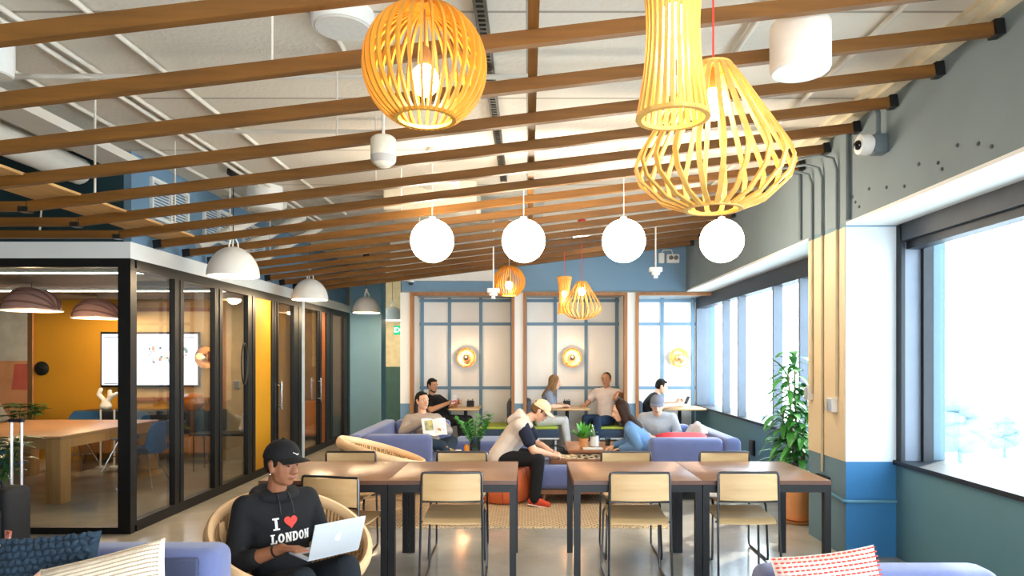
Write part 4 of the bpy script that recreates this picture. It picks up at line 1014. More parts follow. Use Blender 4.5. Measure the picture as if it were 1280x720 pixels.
# suitcase
t = thing('suitcase', 'black soft suitcase with its silver handle pulled up, by the glass front', 'suitcase', (-4.27, 5.52, 0), rad(-12))
SCM = mat('suitcase_black', '#1b1c20', .75, 0, .15, 12, .2, 200)
O('body', MB().rbox(-.19,.19,-.12,.12,.06,.56,.045,4), SCM, t); O('front_pocket', MB().rbox(-.165,.165,-.155,-.121,.09,.40,.03,3), SCM, t)
O('buckle', MB().box(-.01,.06,-.162,-.125,.43,.44).box(-.01,.06,-.162,-.125,.46,.47).box(-.01,0,-.162,-.125,.44,.46).box(.05,.06,-.162,-.125,.44,.46), CHROME, t)
for x in (.02, .12): O('handle_tube', MB().tube([(x,.08,.55),(x,.08,1.08)], .011, 8), mat('handle_alu', '#d8d4d8', .3, .6), t)
O('handle_grip', MB().rbox(-.0,.14,.06,.1,1.07,1.10,.012), SCM, t); O('carry_strap', MB().tube([(-.1,-.02,.55),(-.08,-.02,.6),(.04,-.02,.6),(.06,-.02,.55)], .014, 8), SCM, t)
O('luggage_tag', MB().obox((.185,-.10,.17), (.05,.02,.13), Matrix.Rotation(.2,3,'Y')), mat('tag_red', '#d8523c', .6, col2='#f0d8cc', vscale=25), t)
for sx in (-1,1): O('wheel', MB().lathe([(.03,-.015),(.03,.015)], 18, (sx*.14,.09,.031), Matrix.Rotation(PI/2,4,'Y')), BLACKM, t)
O('foot', MB().box(-.16,.16,-.11,-.08,0,.06), BLACKM, t)
# hoop chairs
RATT = mat('pale_ash', '#dfb88a', .4, 0, .08, 5); ROPE = brickmat('woven_seat', '#d9b283', '#c89b68', '#8a683f', .03, .02, .005, .85, .5, .6)
def hoop_chair(label, loc, rz, R=.42, tilt=.2, zc=.6, deep=.27):
    t = thing('hoop_chair', label, 'chair', loc, rz, None)
    th = math.atan2(tilt, R); M = Matrix.Translation((0,0,zc)) @ Matrix.Rotation(-th, 4, 'X')
    n = 48; ring = [M @ Vector((R*math.cos(2*PI*k/n), R*math.sin(2*PI*k/n), 0)) for k in range(n)]
    vs, fs = [], []
    for k in range(n):
        e = Vector((math.cos(2*PI*k/n), math.sin(2*PI*k/n), 0))
        for a in range(10):
            b_ = 2*PI*a/10; vs.append(M @ (e*(R+.026*math.cos(b_)) + Vector((0,0,.045*math.sin(b_)))))
    for k in range(n):
        for a in range(10): fs.append((k*10+a, ((k+1)%n)*10+a, ((k+1)%n)*10+(a+1)%10, k*10+(a+1)%10))
    O('hoop', MB().add(vs, fs), RATT, t)
    pr = [(R-.02, -.01), (R-.05, -.10), (R-.12, -.19), (R-.22, -deep+.02), (.001, -deep)]
    inn = [(r, z_+.012) for r, z_ in reversed(pr)]
    O('woven_bowl', MB(M).lathe(pr+inn, 48, cap=False), ROPE, t)
    for k in (45, 135, 225, 315):
        e = Vector((math.cos(rad(k)), math.sin(rad(k)), 0)); p = M @ (e*(R-.03)+Vector((0,0,-.02))); f_ = Vector((e.x*.30, e.y*.30, 0)); O('leg', MB().tube([p, p*.35+f_*.65 + Vector((0,0,-.02)), f_], [.018,.018,.014], 8), RATT, t)
    O('seat_ring', MB().tube([Vector((.27*math.cos(2*PI*k/24), .27*math.sin(2*PI*k/24), .17)) for k in range(24)], .012, 8, closed=True), RATT, t)
    return t
PX, PY = -1.30, 3.75; PF = Vector((.72,-.69,0)).normalized(); PRZ = math.atan2(-PF.x, PF.y)
hoop_chair('round ash hoop chair with woven seat under the man with the laptop', (PX+.0, PY, 0), PRZ, deep=.33)
hoop_chair('round ash hoop chair standing empty behind the work tables', (-1.42, 6.62, 0), rad(-75), .42, .13, .68)
# ------------------------------------------------------------------ people
def fabric(name, c, var=.1, b=.25): return mat(name, c, .9, 0, var, 9, b, 180, .3)
SKIN = {k: mat('skin_'+k, c, .5, 0, .06, 12, .05, 150, .4) for k, c in (('brown','#8a5a3f'),('tan','#c08a68'),('light','#d9a688'),('fair','#e2b79c'))}
HAIRM = {k: mat('hair_'+k, c, .7, 0, .3, 30, .5, 90, .2, (6,6,1)) for k, c in (('black','#17130f'),('brown','#2f1b10'),('blond','#8a6a48'),('light','#6b4a30'))}
EYEW = mat('eye_white', '#e4ddd6', .3); EYED = mat('eye_dark', '#1c1210', .2); LIP = mat('lips', '#a4605a', .5)
def rotm(yaw=0, pitch=0, roll=0): return (Matrix.Rotation(rad(yaw), 3, 'Z') @ Matrix.Rotation(rad(pitch), 3, 'X') @ Matrix.Rotation(rad(roll), 3, 'Y'))
def hand(m, wr, d, pn, side, curl=35, s=1, spread=.0):
    """palm and five fingers; d: direction of fingers, pn: palm-facing normal, side: +1 thumb along d x pn"""
    d = Vector(d).normalized(); pn = Vector(pn); pn = (pn-d*pn.dot(d)).normalized(); t = d.cross(pn)*side
    wr = Vector(wr)
    m.hull([(wr+t*.014*s, .016*s), (wr-t*.014*s, .016*s), (wr+d*.082*s+t*.030*s, .0125*s), (wr+d*.078*s-t*.032*s, .0115*s)])
    for off, L, c2 in ((.031,.070,0),(.010,.080,2),(-.011,.074,4),(-.032,.058,8)):
        p = wr+d*.083*s+t*off*s; a = 0; q = d+t*(off*3*spread); q.normalize(); r = .0095*s
        for seg, f in enumerate((.45,.32,.23)):
            a += rad((curl+c2)*(.6,1,.8)[seg])
            dd = q*math.cos(a)+pn*math.sin(a); p2 = p+dd*L*f*s
            m.hull([(p, r), (p2, r*.9)]); p = p2; r *= .93
    p = wr+d*.025*s+t*.022*s; dd = (d*.62+t*.70+pn*.35).normalized(); p2 = p+dd*.042*s; m.hull([(p,.0135*s),(p2,.0115*s)])
    dd = (d*.85+t*.25+pn*.4).normalized(); p3 = p2+dd*.030*s; m.hull([(p2,.0115*s),(p3,.0095*s)]); dd = (d*.9+pn*.45).normalized(); m.hull([(p3,.0095*s),(p3+dd*.024*s,.008*s)])
DEF = dict(pel=(0,0,.54), lean=5, side=0, twist=0, headyaw=0, headpitch=-8, headroll=0, neckf=.02, sh=.18, tl=.50,
    kneeR=(.11,.43,.53), kneeL=(-.11,.43,.53), ankR=(.11,.46,.08), ankL=(-.11,.46,.08), footR=(0,1,-.12), footL=(0,1,-.12),
    elR=(.25,.05,.72), elL=(-.25,.05,.72), wrR=(.16,.26,.74), wrL=(-.16,.26,.74), hdR=(-.3,1,0), hdL=(.3,1,0), hpR=(0,0,-1), hpL=(0,0,-1), curl=35, k=1.0)
def person(label, loc, heading, skin='light', top='#888888', top2=None, sleeve='short', pants='#222230', shoes='#222222', hair='short', hairc='black', vox=.0085, female=False, extra=None, hood=None, beard=False, soles=None, socks=True, hs=1.0, eyes_down=False, **kw):
    P = dict(DEF); P.update(kw); k = P['k']
    f = Vector((heading[0], heading[1], 0)).normalized(); rz = math.atan2(-f.x, f.y)
    t = thing('person', label, 'person', loc, rz)
    pel = V(P['pel']); ln, sd, tw = rad(P['lean']), rad(P['side']), rad(P['twist'])
    u = Vector((math.sin(sd), math.sin(ln), math.cos(ln)*math.cos(sd))).normalized()
    fwd = Vector((-math.sin(tw), math.cos(tw), 0)); fwd = (fwd-u*fwd.dot(u)).normalized(); lat = fwd.cross(u)
    R = Matrix((lat, fwd, u)).transposed()
    pf = Vector((0,1,0)); Rp = Matrix((Vector((1,0,0)), Vector((0,1,0)), Vector((0,0,1)))).transposed()
    TL = P['tl']
    def sp(h, fo=0, la=0): return pel+u*TL*h+fwd*fo+lat*la
    nb = sp(1.0, .0); SR, SL = sp(.90, -.0, P['sh']*k), sp(.90, -.0, -P['sh']*k)
    w = .92 if female else 1.0
    def torso(m, e=0, low=True):
        A = (pel+Vector((0,0,-.02)), (.165*k+e, .115*k+e, .10+e), Rp); B = (sp(.36,.005), (.142*k*w+e, .108*k+e, .09+e), R)
        C = (sp(.68,.012), (.158*k*w+e, .115*k*w+e, .12+e), R)
        if low: m.hull([A, B])
        m.hull([B, C]); m.hull([C, (SR-u*.01, .062*k+e), (SL-u*.01, .062*k+e)])
        m.hull([(SR, .05+e), (SL, .05+e), (nb-u*.01, .055+e*.7)])
        if female: m.hull([(sp(.66,.085,.065),.06+e),(sp(.66,.085,-.065),.06+e),(sp(.62,.02),.09+e)])
    def arm(m, S_, E, Wr, e=0, frac=2.0, flare=0):
        S_, E, Wr = Vector(S_), Vector(E), Vector(Wr)
        if frac < 1: E2 = S_.lerp(E, frac); m.hull([(S_, .062*k+e), (E2, .052*k+e+flare)]); return
        m.hull([(S_, .060*k+e), (E, .043*k+e)])
        W2 = E.lerp(Wr, min(1, frac-1)); m.hull([(E, .043*k+e), (E.lerp(W2,.3), .044*k+e), (W2, (.043+(.028-.043)*min(1,frac-1))*k+e+flare)])
    hipR, hipL = pel+Vector((.085,0.01,-.02)), pel+Vector((-.085,0.01,-.02))
    def leg(m, H, K, A, e=0, flare=0):
        H, K, A = Vector(H), Vector(K), Vector(A)
        m.hull([(H, .088*k+e), (H.lerp(K,.45), .078*k+e), (K, .058*k+e)])
        back = ((H-K).normalized()+(A-K).normalized()); back = back.normalized() if back.length > .05 else Vector((0,-1,0))
        m.hull([(K, .058*k+e), (K.lerp(A,.32)+back*.012, .056*k+e), (A, .040*k+e+flare)])
    def foot(m, A, d, e=0):
        A, d = Vector(A), Vector(d).normalized(); dn = Vector((0,0,-1)); dn = (dn-d*dn.dot(d)); dn = dn.normalized() if dn.length > .1 else Vector((0,-1,0))
        m.hull([(A, .036+e), (A-d*.035+dn*.03, .030+e), (A+d*.05+dn*.025, .034+e)])
        m.hull([(A-d*.035+dn*.035, .027+e), (A+d*.07+dn*.035, .034+e), (A+d*.145+dn*.045, .026+e)])
    # head
    HR = R @ Matrix.Identity(3)
    HR = Matrix.Rotation(0, 3, 'Z')
    up0 = Matrix.Rotation(rad(P['twist']*.5), 3, 'Z')
    HR = up0 @ rotm(P['headyaw'], P['headpitch'], P['headroll'])
    hc = nb + u*.06 + fwd*P['neckf'] + HR @ Vector((0,.018,.115)); S = hs
    def hp(x, y, z): return hc + HR @ Vector((x*S, y*S, z*S))
    def headprims(m):
        m.hull([(nb-u*.02, .056), (hp(0,-.022,-.075), .050)])
        m.hull([(hp(0,-.005,.02), (.076*S,.094*S,.088*S), HR), (hp(0,.012,-.03), (.068*S,.074*S,.07*S), HR)])
        m.hull([(hp(0,.014,-.03), (.066*S,.072*S,.065*S), HR), (hp(0,.05,-.095), (.032*S,.03*S,.022*S), HR), (hp(.035,.012,-.078), .022*S), (hp(-.035,.012,-.078), .022*S)])
        m.hull([(hp(0,.088,.008), .010*S), (hp(0,.108,-.030), .0135*S), (hp(.014,.092,-.034), .010*S), (hp(-.014,.092,-.034), .010*S)])
        m.hull([(hp(.045,.076,.02), .010*S), (hp(-.045,.076,.02), .010*S), (hp(0,.083,.022), .012*S)])
        m.hull([(hp(.014,.083,-.062), .010*S), (hp(-.014,.083,-.062), .010*S), (hp(0,.088,-.064), .011*S)])
        for s in (-1,1): m.hull([(hp(.077*s,-.006,.005), (.011*S,.021*S,.018*S), HR), (hp(.074*s,.0,-.032), (.009*S,.014*S,.016*S), HR)])
    b = MB(); torso(b); headprims(b)
    arm(b, SR, P['elR'], P['wrR']); arm(b, SL, P['elL'], P['wrL'])
    hand(b, P['wrR'], P['hdR'], P['hpR'], 1 if P.get('tR') is None else P['tR'], P['curl']); hand(b, P['wrL'], P['hdL'], P['hpL'], -1 if P.get('tL') is None else P['tL'], P['curl'])
    leg(b, hipR, P['kneeR'], P['ankR']); leg(b, hipL, P['kneeL'], P['ankL'])
    foot(b, P['ankR'], P['footR']); foot(b, P['ankL'], P['footL'])
    O('body', remesh(b, vox, 3), SKIN[skin], t, angle=180)
    # clothes
    def cloth(name, build, c, vx=.012, sm=5): 
        m = MB(); build(m); return O(name, remesh(m, vx, sm), c if not isinstance(c, str) else fabric(name+'_'+c[1:], c), t, angle=180)
    fr = dict(short=.62, long=1.93, none=.12, push=1.45)[sleeve]
    def topf(m):
        torso(m, .014); arm(m, SR, P['elR'], P['wrR'], .013, fr, .006 if fr < 1 else 0.004); arm(m, SL, P['elL'], P['wrL'], .013, fr, .006 if fr < 1 else .004)
    tp = None
    if top2:   # vest over a tee
        cloth('t_shirt', lambda m: (m.hull([(sp(.68,.012), (.158*k+.012,.115*k+.012,.12), R), (SR-u*.01,.062*k+.010), (SL-u*.01,.062*k+.010)]), arm(m, SR, P['elR'], P['wrR'], .015, .66, .006), arm(m, SL, P['elL'], P['wrL'], .015, .66, .006)), top2)
        def vest(m): torso(m, .024); m.hull([(SR,.066*k+.012),(SL,.066*k+.012)])
        tp = cloth('hooded_vest', vest, top)
    else: tp = cloth({'short':'t_shirt','none':'top'}.get(sleeve, 'sweater'), topf, top)
    def pantf(m):
        m.hull([(pel+Vector((0,0,.02)), (.165*k+.013,.118*k+.013,.06)), (hipR,.088*k+.012), (hipL,.088*k+.012)])
        leg(m, hipR, P['kneeR'], P['ankR'], .012, .010); leg(m, hipL, P['kneeL'], P['ankL'], .012, .010)
    cloth('trousers', pantf, pants)
    for s_, a_, d_ in (('R',P['ankR'],P['footR']),('L',P['ankL'],P['footL'])):
        if shoes is None: break
        m = MB(); foot(m, a_, d_, .008); so = O('shoe', remesh(m, .008, 3), fabric('shoe_'+shoes[1:], shoes), t, angle=180)
        if soles:
            A, d = Vector(a_), Vector(d_).normalized(); dn = Vector((0,0,-1)); dn = (dn-d*dn.dot(d)).normalized() if abs(d.z) < .95 else Vector((0,-1,0))
            m = MB(); m.hull([(A-d*.035+dn*.066,(.036,.036,.008)),(A+d*.07+dn*.072,(.04,.04,.008)),(A+d*.145+dn*.072,(.03,.03,.008))]); O('sole', m, fabric('sole_'+soles[1:], soles), so)
    # face
    for s in (-1,1):
        ey = O('eye', MB().sph(hp(.030*s,.0735,.002), (.0135*S,.008*S,.0065*S if not eyes_down else .0035*S), 12, 8, HR), EYEW if not eyes_down else EYED, t)
        O('iris', MB().sph(hp(.030*s,.080,.001 if not eyes_down else -.001), (.0058*S,.004*S,.0055*S if not eyes_down else .0028*S), 10, 8, HR), EYED, ey)
        O('eyebrow', MB().tube([hp(.012*s,.088,.020), hp(.030*s,.086,.026), hp(.047*s,.074,.020)], [.004*S,.0045*S,.003*S], 6), HAIRM[hairc], t)
    O('mouth', MB().hull([(hp(.018,.0905,-.062), (.005*S,.004*S,.004*S), HR), (hp(-.018,.0905,-.062), (.005*S,.004*S,.004*S), HR), (hp(0,.097,-.063), (.008*S,.005*S,.006*S), HR)]), LIP if skin != 'brown' else mat('lips_brown', '#7d463d', .5), t)
    # hair
    if hair:
        m = MB()
        if hair in ('short','long','cap','crop'):
            e = .007 if hair == 'crop' else .013
            m.hull([(hp(0,-.022,.030), ((.076+e*.6)*S,(.088+e*.5)*S,(.082+e)*S), HR), (hp(0,-.032,-.015), ((.072+e*.5)*S,(.066+e)*S,.055*S), HR)])
            if hair == 'short': m.hull([(hp(0,.04,.085), (.055*S,.032*S,.022*S), HR), (hp(0,-.04,.09), (.06*S,.05*S,.025*S), HR)])
            for s in (-1,1): m.hull([(hp(.068*s,.018,.02), (.012*S,.018*S,.03*S), HR), (hp(.07*s,.008,-.005), (.008*S,.010*S,.02*S), HR)])
        if hair == 'long':
            m.hull([(hp(0,-.02,.035), (.09*S,.095*S,.085*S), HR), (hp(0,-.05,-.06), (.085*S,.055*S,.06*S), HR)])
            m.hull([(hp(0,-.05,-.06), (.085*S,.05*S,.05*S), HR), (nb-u*.10-fwd*.075, (.085,.04,.06), R)])
            for s in (-1,1): 
                m.hull([(hp(.074*s,.02,.04), (.022*S,.035*S,.045*S), HR), (hp(.076*s,-.0,-.07), (.020*S,.04*S,.05*S), HR)]); m.hull([(hp(.076*s,-.0,-.07), (.020*S,.04*S,.05*S), HR), (sp(.80,.06,.085*s), (.028,.03,.06), R)])
        O('hair', remesh(m, .008, 3), HAIRM[hairc], t, angle=180)
    if beard: O('beard', remesh(MB().hull([(hp(0,.058,-.100), (.03*S,.026*S,.018*S), HR), (hp(.045,.02,-.075), (.016*S,.02*S,.02*S), HR), (hp(-.045,.02,-.075), (.016*S,.02*S,.02*S), HR)]), .007, 2), HAIRM[hairc], t, angle=180)
    if hood:
        m = MB(); n = 18; ring = []
        for i in range(n):
            a = 2*PI*i/n; ring.append(nb+u*(-.0+.035*(-math.sin(a)*.6))+lat*.105*math.cos(a)+fwd*(.09*math.sin(a)-.01))
        m.tube(ring, [.034+.018*max(0,-math.sin(2*PI*i/n)) for i in range(n)], 10, closed=True)
        m.hull([(nb-fwd*.10-u*.01+lat*.06, .045), (nb-fwd*.10-u*.01-lat*.06, .045), (nb-fwd*.12-u*.10, .055)])
        O('hood', remesh(m, .012, 4), fabric('hood_'+hood[1:], hood), t, angle=180)
    ctx = dict(t=t, hp=hp, HR=HR, S=S, sp=sp, R=R, nb=nb, u=u, fwd=fwd, lat=lat, P=P, tp=tp, SR=SR, SL=SL)
    if extra: extra(ctx)
    return ctx
def cap_fn(col, back=False, bcol=None):
    def fn(c):
        hp, HR, S, t = c['hp'], c['HR'], c['S'], c['t']
        cm = fabric('cap_'+col[1:], col, .06)
        m = MB(); vs, fs = [], []; n, q = 28, 10
        for i in range(q+1):
            a = PI/2*i/q
            for j in range(n):
                b_ = 2*PI*j/n; rx, ry = .0895, .108
                z_ = .094*math.sin(a)+.040
                cs = math.cos(a)**.8 if a < PI/2 else 0
                vs.append(hp(rx*cs*math.cos(b_), -.006+ry*cs*math.sin(b_), z_-.016*(1-math.sin(b_))*.5*math.cos(a)))
        for i in range(q):
            for j in range(n): fs.append((i*n+j, i*n+(j+1)%n, (i+1)*n+(j+1)%n, (i+1)*n+j))
        fs.append(tuple(range(n-1,-1,-1)))
        cp = O('cap', m.add(vs, fs), cm, t, angle=60)
        sg = -1 if back else 1
        vs, fs = [], []; nn = 14
        for side_ in (0,1):
            for i in range(nn+1):
                a = rad(-62+124*i/nn)
                for rr in range(5):
                    ext = rr/4*.085*math.cos(a*.95)**.7
                    x = (.088)*math.sin(a)*(1+.12*rr/4); y = .098*math.cos(a)+ext; z_ = .052-.022*(x/.088)**2 - .010*(rr/4)**1.5-.003*side_
                    vs.append(hp(x, sg*y-.006, z_))
        o = (nn+1)*5
        for i in range(nn):
            for r_ in range(4): a_ = i*5+r_; fs += [(a_,a_+1,a_+6,a_+5),(o+a_,o+a_+5,o+a_+6,o+a_+1)]
            a_ = i*5+4; fs.append((a_,a_+5,o+a_+5,o+a_)); 
        O('cap_brim', MB().add(vs, fs), cm if not bcol else fabric('cap_'+bcol[1:], bcol), cp, angle=60)
        O('cap_button', MB().sph(hp(0,-.006,.135), (.010,.010,.006), 10, 6), cm, cp)
        c['cap'] = cp
    return fn
# ---- the man with the laptop
def slab(ch, W_=.7):
    """slab-serif block capitals as lists of convex quads in a 1-high box; returns quads, advance"""
    s = .20; h = .13
    def rc(a,b,c_,d): return [(a,b),(c_,b),(c_,d),(a,d)]
    if ch == 'I': return [rc(.0,0,.52,h), rc(.0,1-h,.52,1), rc(.16,h,.36,1-h)], .62
    if ch == 'L': return [rc(0,0,.62,h), rc(.1,h,.3,1-h), rc(0,1-h,.42,1), rc(.48,h,.62,.34)], .72
    if ch in 'OD':
        q = []; n = 14
        for i in range(n):
            a0, a1 = 2*PI*i/n, 2*PI*(i+1)/n
            f = lambda a, r, rr: (.33+r*math.cos(a), .5+rr*math.sin(a))
            q.append([f(a0,.33,.5), f(a1,.33,.5), f(a1,.13,.3), f(a0,.13,.3)])
        if ch == 'D': q += [rc(0,0,.3,h+.05), rc(0,1-h-.05,.3,1), rc(.06,h,.24,1-h)]
        return q, .74
    if ch == 'N': return [rc(.06,0,.22,1), rc(.5,0,.66,1), [(.1,1),(.3,1),(.62,0),(.42,0)], rc(0,0,.3,h*.8), rc(0,1-h*.8,.2,1), rc(.42,1-h*.8,.74,1)], .80
def project(quads, T2, ctx, lift, name, m_, cell=.006):
    """lay flat shapes onto the front of the top: T2 maps (x,y) to a world-local point in front of the chest"""
    tp = ctx['tp']; me = tp.data
    bvh = BVHTree.FromPolygons([v.co.copy() for v in me.vertices], [tuple(p.vertices) for p in me.polygons])
    bm_ = bmesh.new()
    for q in quads: 
        try: bm_.faces.new([bm_.verts.new((x, y, 0)) for x, y in q])
        except ValueError: pass
    for _ in range(5):
        ed = [e for e in bm_.edges if e.calc_length() > .12]
        if not ed: break
        bmesh.ops.triangulate(bm_, faces=bm_.faces[:]); ed = [e for e in bm_.edges if e.calc_length() > .12]
        bmesh.ops.subdivide_edges(bm_, edges=ed, cuts=1)
    d = -ctx['fwd']
    for v in bm_.verts:
        o = T2(v.co.x, v.co.y); h, n, _, _ = bvh.ray_cast(o, d)
        v.co = (h - d*lift) if h is not None else o + d*.2
    m = MB(); m.bm(bm_)
    return O(name, m, m_, tp, angle=180)
def p1_extra(c):
    cap_fn('#141416')(c)
    hp, t = c['hp'], c['t']
    # small pale stroke on the cap front
    m = MB(); pts = [(-.018,.068),(-.006,.063),(.020,.076)]
    vs = []
    for x, z_ in pts:
        for dz in (-.0025, .0025):
            y = .108*math.sqrt(max(0,1-(x/.0895)**2))*math.cos(math.asin(min(1,(z_-.032)/.094)))**.8+.0015-.004; vs.append(hp(x, y, z_+dz))
    O('cap_stroke', MB().add(vs, [(0,2,3,1),(2,4,5,3)]), WHITE, c['cap'])
    up, lat = c['u'], c['lat']
    base = c['sp'](.53, .35, -.012)
    wht = fabric('print_white', '#e9e6e2', .05, .1); red = fabric('print_red', '#d8453c', .05, .1)
    s = .060
    def T_(ox, oz, sc): return lambda x, y: base + lat*-(-1)*(ox+x*sc) + up*(oz+y*sc)
    # reading direction: from the wearer's right to the wearer's left as seen from the front
    def Tm(ox, oz, sc): return lambda x, y: base - lat*(ox+x*sc) + up*(oz+y*sc)
    q, _ = slab('I'); project(q, Tm(-.085, .048, .064), c, .003, 'print_letter', wht)
    hq = []; n = 24; cx = (0,0)
    def heart(a): return (16*math.sin(a)**3/34, (13*math.cos(a)-5*math.cos(2*a)-2*math.cos(3*a)-math.cos(4*a))/34)
    for i in range(n): a0, a1 = 2*PI*i/n, 2*PI*(i+1)/n; hq.append([heart(a0), heart(a1), (0,.02)])
    project(hq, Tm(.010, .084, .080), c, .003, 'print_heart', red)
    x = 0; qs = []
    for ch in 'LONDON':
        q, adv = slab(ch); qs += [[(a+x, b) for a, b in qq] for qq in q]; x += adv
    project(qs, Tm(-.100, -.022, .050), c, .003, 'print_letters', wht)
    # drawstrings, bracelet, earring
    for s_ in (-1, 1): O('drawstring', MB().tube([c['sp'](1.0,.10,.03*s_), c['sp'](.9,.138,.034*s_), c['sp'](.78,.150,.036*s_)], .004, 6), BLACKM, t)
    w_, e_ = V(c['P']['wrR']), V(c['P']['elR']); ax = (w_-e_).normalized(); q_ = ax.to_track_quat('Z','Y').to_matrix().to_4x4()
    O('bracelet', MB().lathe([(.031,-.006),(.036,-.004),(.036,.004),(.031,.006),(.031,-.006)], 20, w_.lerp(e_,.12), q_, cap=False), BLACKM, t)
    O('earring', MB().sph(hp(.082,.0,-.05), .007, 10, 8), CHROME, t)
person('man in black cap and black printed hooded sweatshirt typing on a laptop', (PX-.045, PY, 0), PF, 'brown', '#16171a', None, 'push', '#161c22', '#1b1b1d', 'crop', 'black', .006,
    extra=p1_extra, hood='#16171a', pel=(0,0,.345), lean=-10, twist=-6, headyaw=22, headpitch=-6, neckf=.045, sh=.168,
    kneeR=(.125,.45,.505), kneeL=(-.12,.45,.515), ankR=(.13,.56,.09), ankL=(-.12,.58,.09),
    elR=(.255,-.05,.50), elL=(-.245,.02,.52), wrR=(.115,.215,.615), wrL=(-.13,.22,.625), hdR=(-.42,.9,.10), hdL=(.35,.9,.05), hpR=(.1,0,-1), hpL=(0,0,-1), curl=22, eyes_down=True)
lt = thing('laptop', 'silver laptop open on the lap of the man in the black cap', 'laptop', (PX+PF.x*.345, PY+PF.y*.345, .600), PRZ)
lt.scale = (.86,.86,.86)
ALU = mat('laptop_aluminium', '#c4ccd4', .35, .35, .02, 8)
O('base', MB().rbox(-.165,.165,-.115,.115,0,.014,.005,3), ALU, lt)
O('keyboard', MB().rbox(-.14,.14,-.0,.09,.0141,.0155,.0005,1), mat('key_black', '#222428', .5), lt)
O('trackpad', MB().box(-.05,.05,-.10,-.02,.0141,.0145), mat('pad_grey', '#b2b9c0', .3, .3), lt)
O('sticker', MB().box(.07,.14,-.10,-.04,.0141,.0146), mat('sticker_red', '#d8503a', .5), lt)
LM = Matrix.Translation((0,.118,.010)) @ Matrix.Rotation(rad(-20), 4, 'X')
lid = O('lid', MB().rbox(-.165,.165,-.004,.004,0,.225,.0035,2,0,LM), ALU, lt)
O('display', MB(LM).box(-.152,.152,-.0052,-.0042,.012,.213), emit('laptop_screen', '#cfd8e4', .6), lid)
# bitten-fruit emblem on the lid back
def fruit():
    pts = []; n = 40
    for i in range(n):
        a = 2*PI*i/n; x, y = math.cos(a), math.sin(a)
        r = 1-.10*math.exp(-((a-PI/2)/.28)**2)-.08*math.exp(-((a-3*PI/2)/.3)**2)+.05*math.sin(a)
        p = (x*r*.92, y*r)
        dx, dy = p[0]-1.02, p[1]-.12; dd = math.hypot(dx, dy)
        if dd < .42: p = (1.02+dx/dd*.42, .12+dy/dd*.42); 
        pts.append(p)
    return pts
em = MB(LM); fr_ = fruit(); s_ = .021
em.add([(-x*s_, .0052, .115+y*s_) for x, y in fr_]+[(0,.0052,.115)], [(i, (i+1) % len(fr_), len(fr_)) for i in range(len(fr_))])
lf = [(0,.0),(.012,.004),(.016,.016),(.004,.013)]
em.add([(-x+.002, .0052, .139+y) for x, y in lf], [(0,1,2,3)])
O('emblem', em, mat('emblem_white', '#f4f6f8', .3), lid)
# ---- man on the left sofa with papers
sx, sy = -1.27, 8.62
def p2_extra(c):
    pass
person('man in a beige cardigan sitting cross-legged on a sofa with a magazine', (sx, sy, 0), (.40,-.92), 'light', '#a8988c', None, 'long', '#2b3a4a', '#b08a62', 'short', 'black', .0085,
    soles='#d9cbb4', pel=(0,.08,.475), lean=-43, headyaw=16, headpitch=6, neckf=.06, kneeR=(.20,.44,.60), kneeL=(-.20,.42,.58), ankR=(-.03,.56,.55), ankL=(-.06,.62,.46), footR=(-.8,.5,-.2), footL=(.3,.6,-.75),
    elR=(.30,-.08,.66), elL=(-.29,-.04,.66), wrR=(.10,.18,.80), wrL=(-.12,.26,.70), hdR=(-.6,.8,.1), hdL=(.6,.7,-.1), hpR=(-.2,.3,-1), hpL=(.2,.2,1), curl=45)
mg = thing('magazine', 'open white magazine held by the man in the beige cardigan', 'magazine', (-1.15, 8.33, .745), math.atan2(-.4, -.92))
MGM = Matrix.Rotation(rad(-62), 4, 'X')
for s in (-1,1): 
    vs = []; n = 8
    for j in range(2):
        for i in range(n+1):
            u = i/n; x = s*.15*u; y = .02*math.sin(PI*u)+.03*u
            vs += [MGM @ Vector((x, -.11, y-.003*j)), MGM @ Vector((x, .11, y-.003*j))]
    fs = [(2*i, 2*i+2, 2*i+3, 2*i+1) for i in range(n)]+[(2*(n+1)+2*i, 2*(n+1)+2*i+1, 2*(n+1)+2*i+3, 2*(n+1)+2*i+2) for i in range(n)]
    O('page_block', MB().add(vs, fs), mat('paper_white', '#eceae6', .7), mg)
O('page_picture', MB(MGM).box(.02,.12,-.08,.05,.047,.049), mat('page_yellow', '#c9b862', .7, col2='#5d6b78', vscale=20), mg)
# ---- man in black in the left booth
def hold_box(c):
    pass
person('man in a black t-shirt reading sideways on the bench of the first booth', (-1.47, 11.40, 0), (.86,-.50), 'tan', '#141518', None, 'short', '#17181c', '#1e1e20', 'short', 'black', .0085, beard=True,
    pel=(0,.08,.565), tl=.46, lean=-36, headyaw=-14, headpitch=-6, neckf=.06, kneeR=(.10,.50,.575), kneeL=(-.13,.50,.58), ankR=(.12,.58,.09), ankL=(-.12,.60,.09),
    elR=(.25,.0,.74), elL=(-.26,.06,.74), wrR=(.06,.24,.86), wrL=(-.10,.29,.85), hdR=(-.9,.4,.1), hdL=(.2,.9,.2), hpR=(0,1,-.2), hpL=(1,0,0), curl=55)
bx = thing('booklet', 'white and red booklet held up by the man in the black t-shirt', 'booklet', (-1.20, 11.11, .92), math.atan2(-.93, -.36)+.2)
O('cover', MB().obox((0,0,0), (.19,.012,.14), Matrix.Rotation(rad(-15),3,'X')), mat('booklet_white', '#e9e4e2', .6), bx)
O('cover_band', MB().obox((0,0,-.03), (.192,.0155,.03), Matrix.Rotation(rad(-15),3,'X')), mat('booklet_red', '#cf6a62', .6), bx)
O('cover_picture', MB().obox((.03,0,.025), (.08,.0155,.05), Matrix.Rotation(rad(-15),3,'X')), mat('booklet_grey', '#b9a8a8', .6), bx)
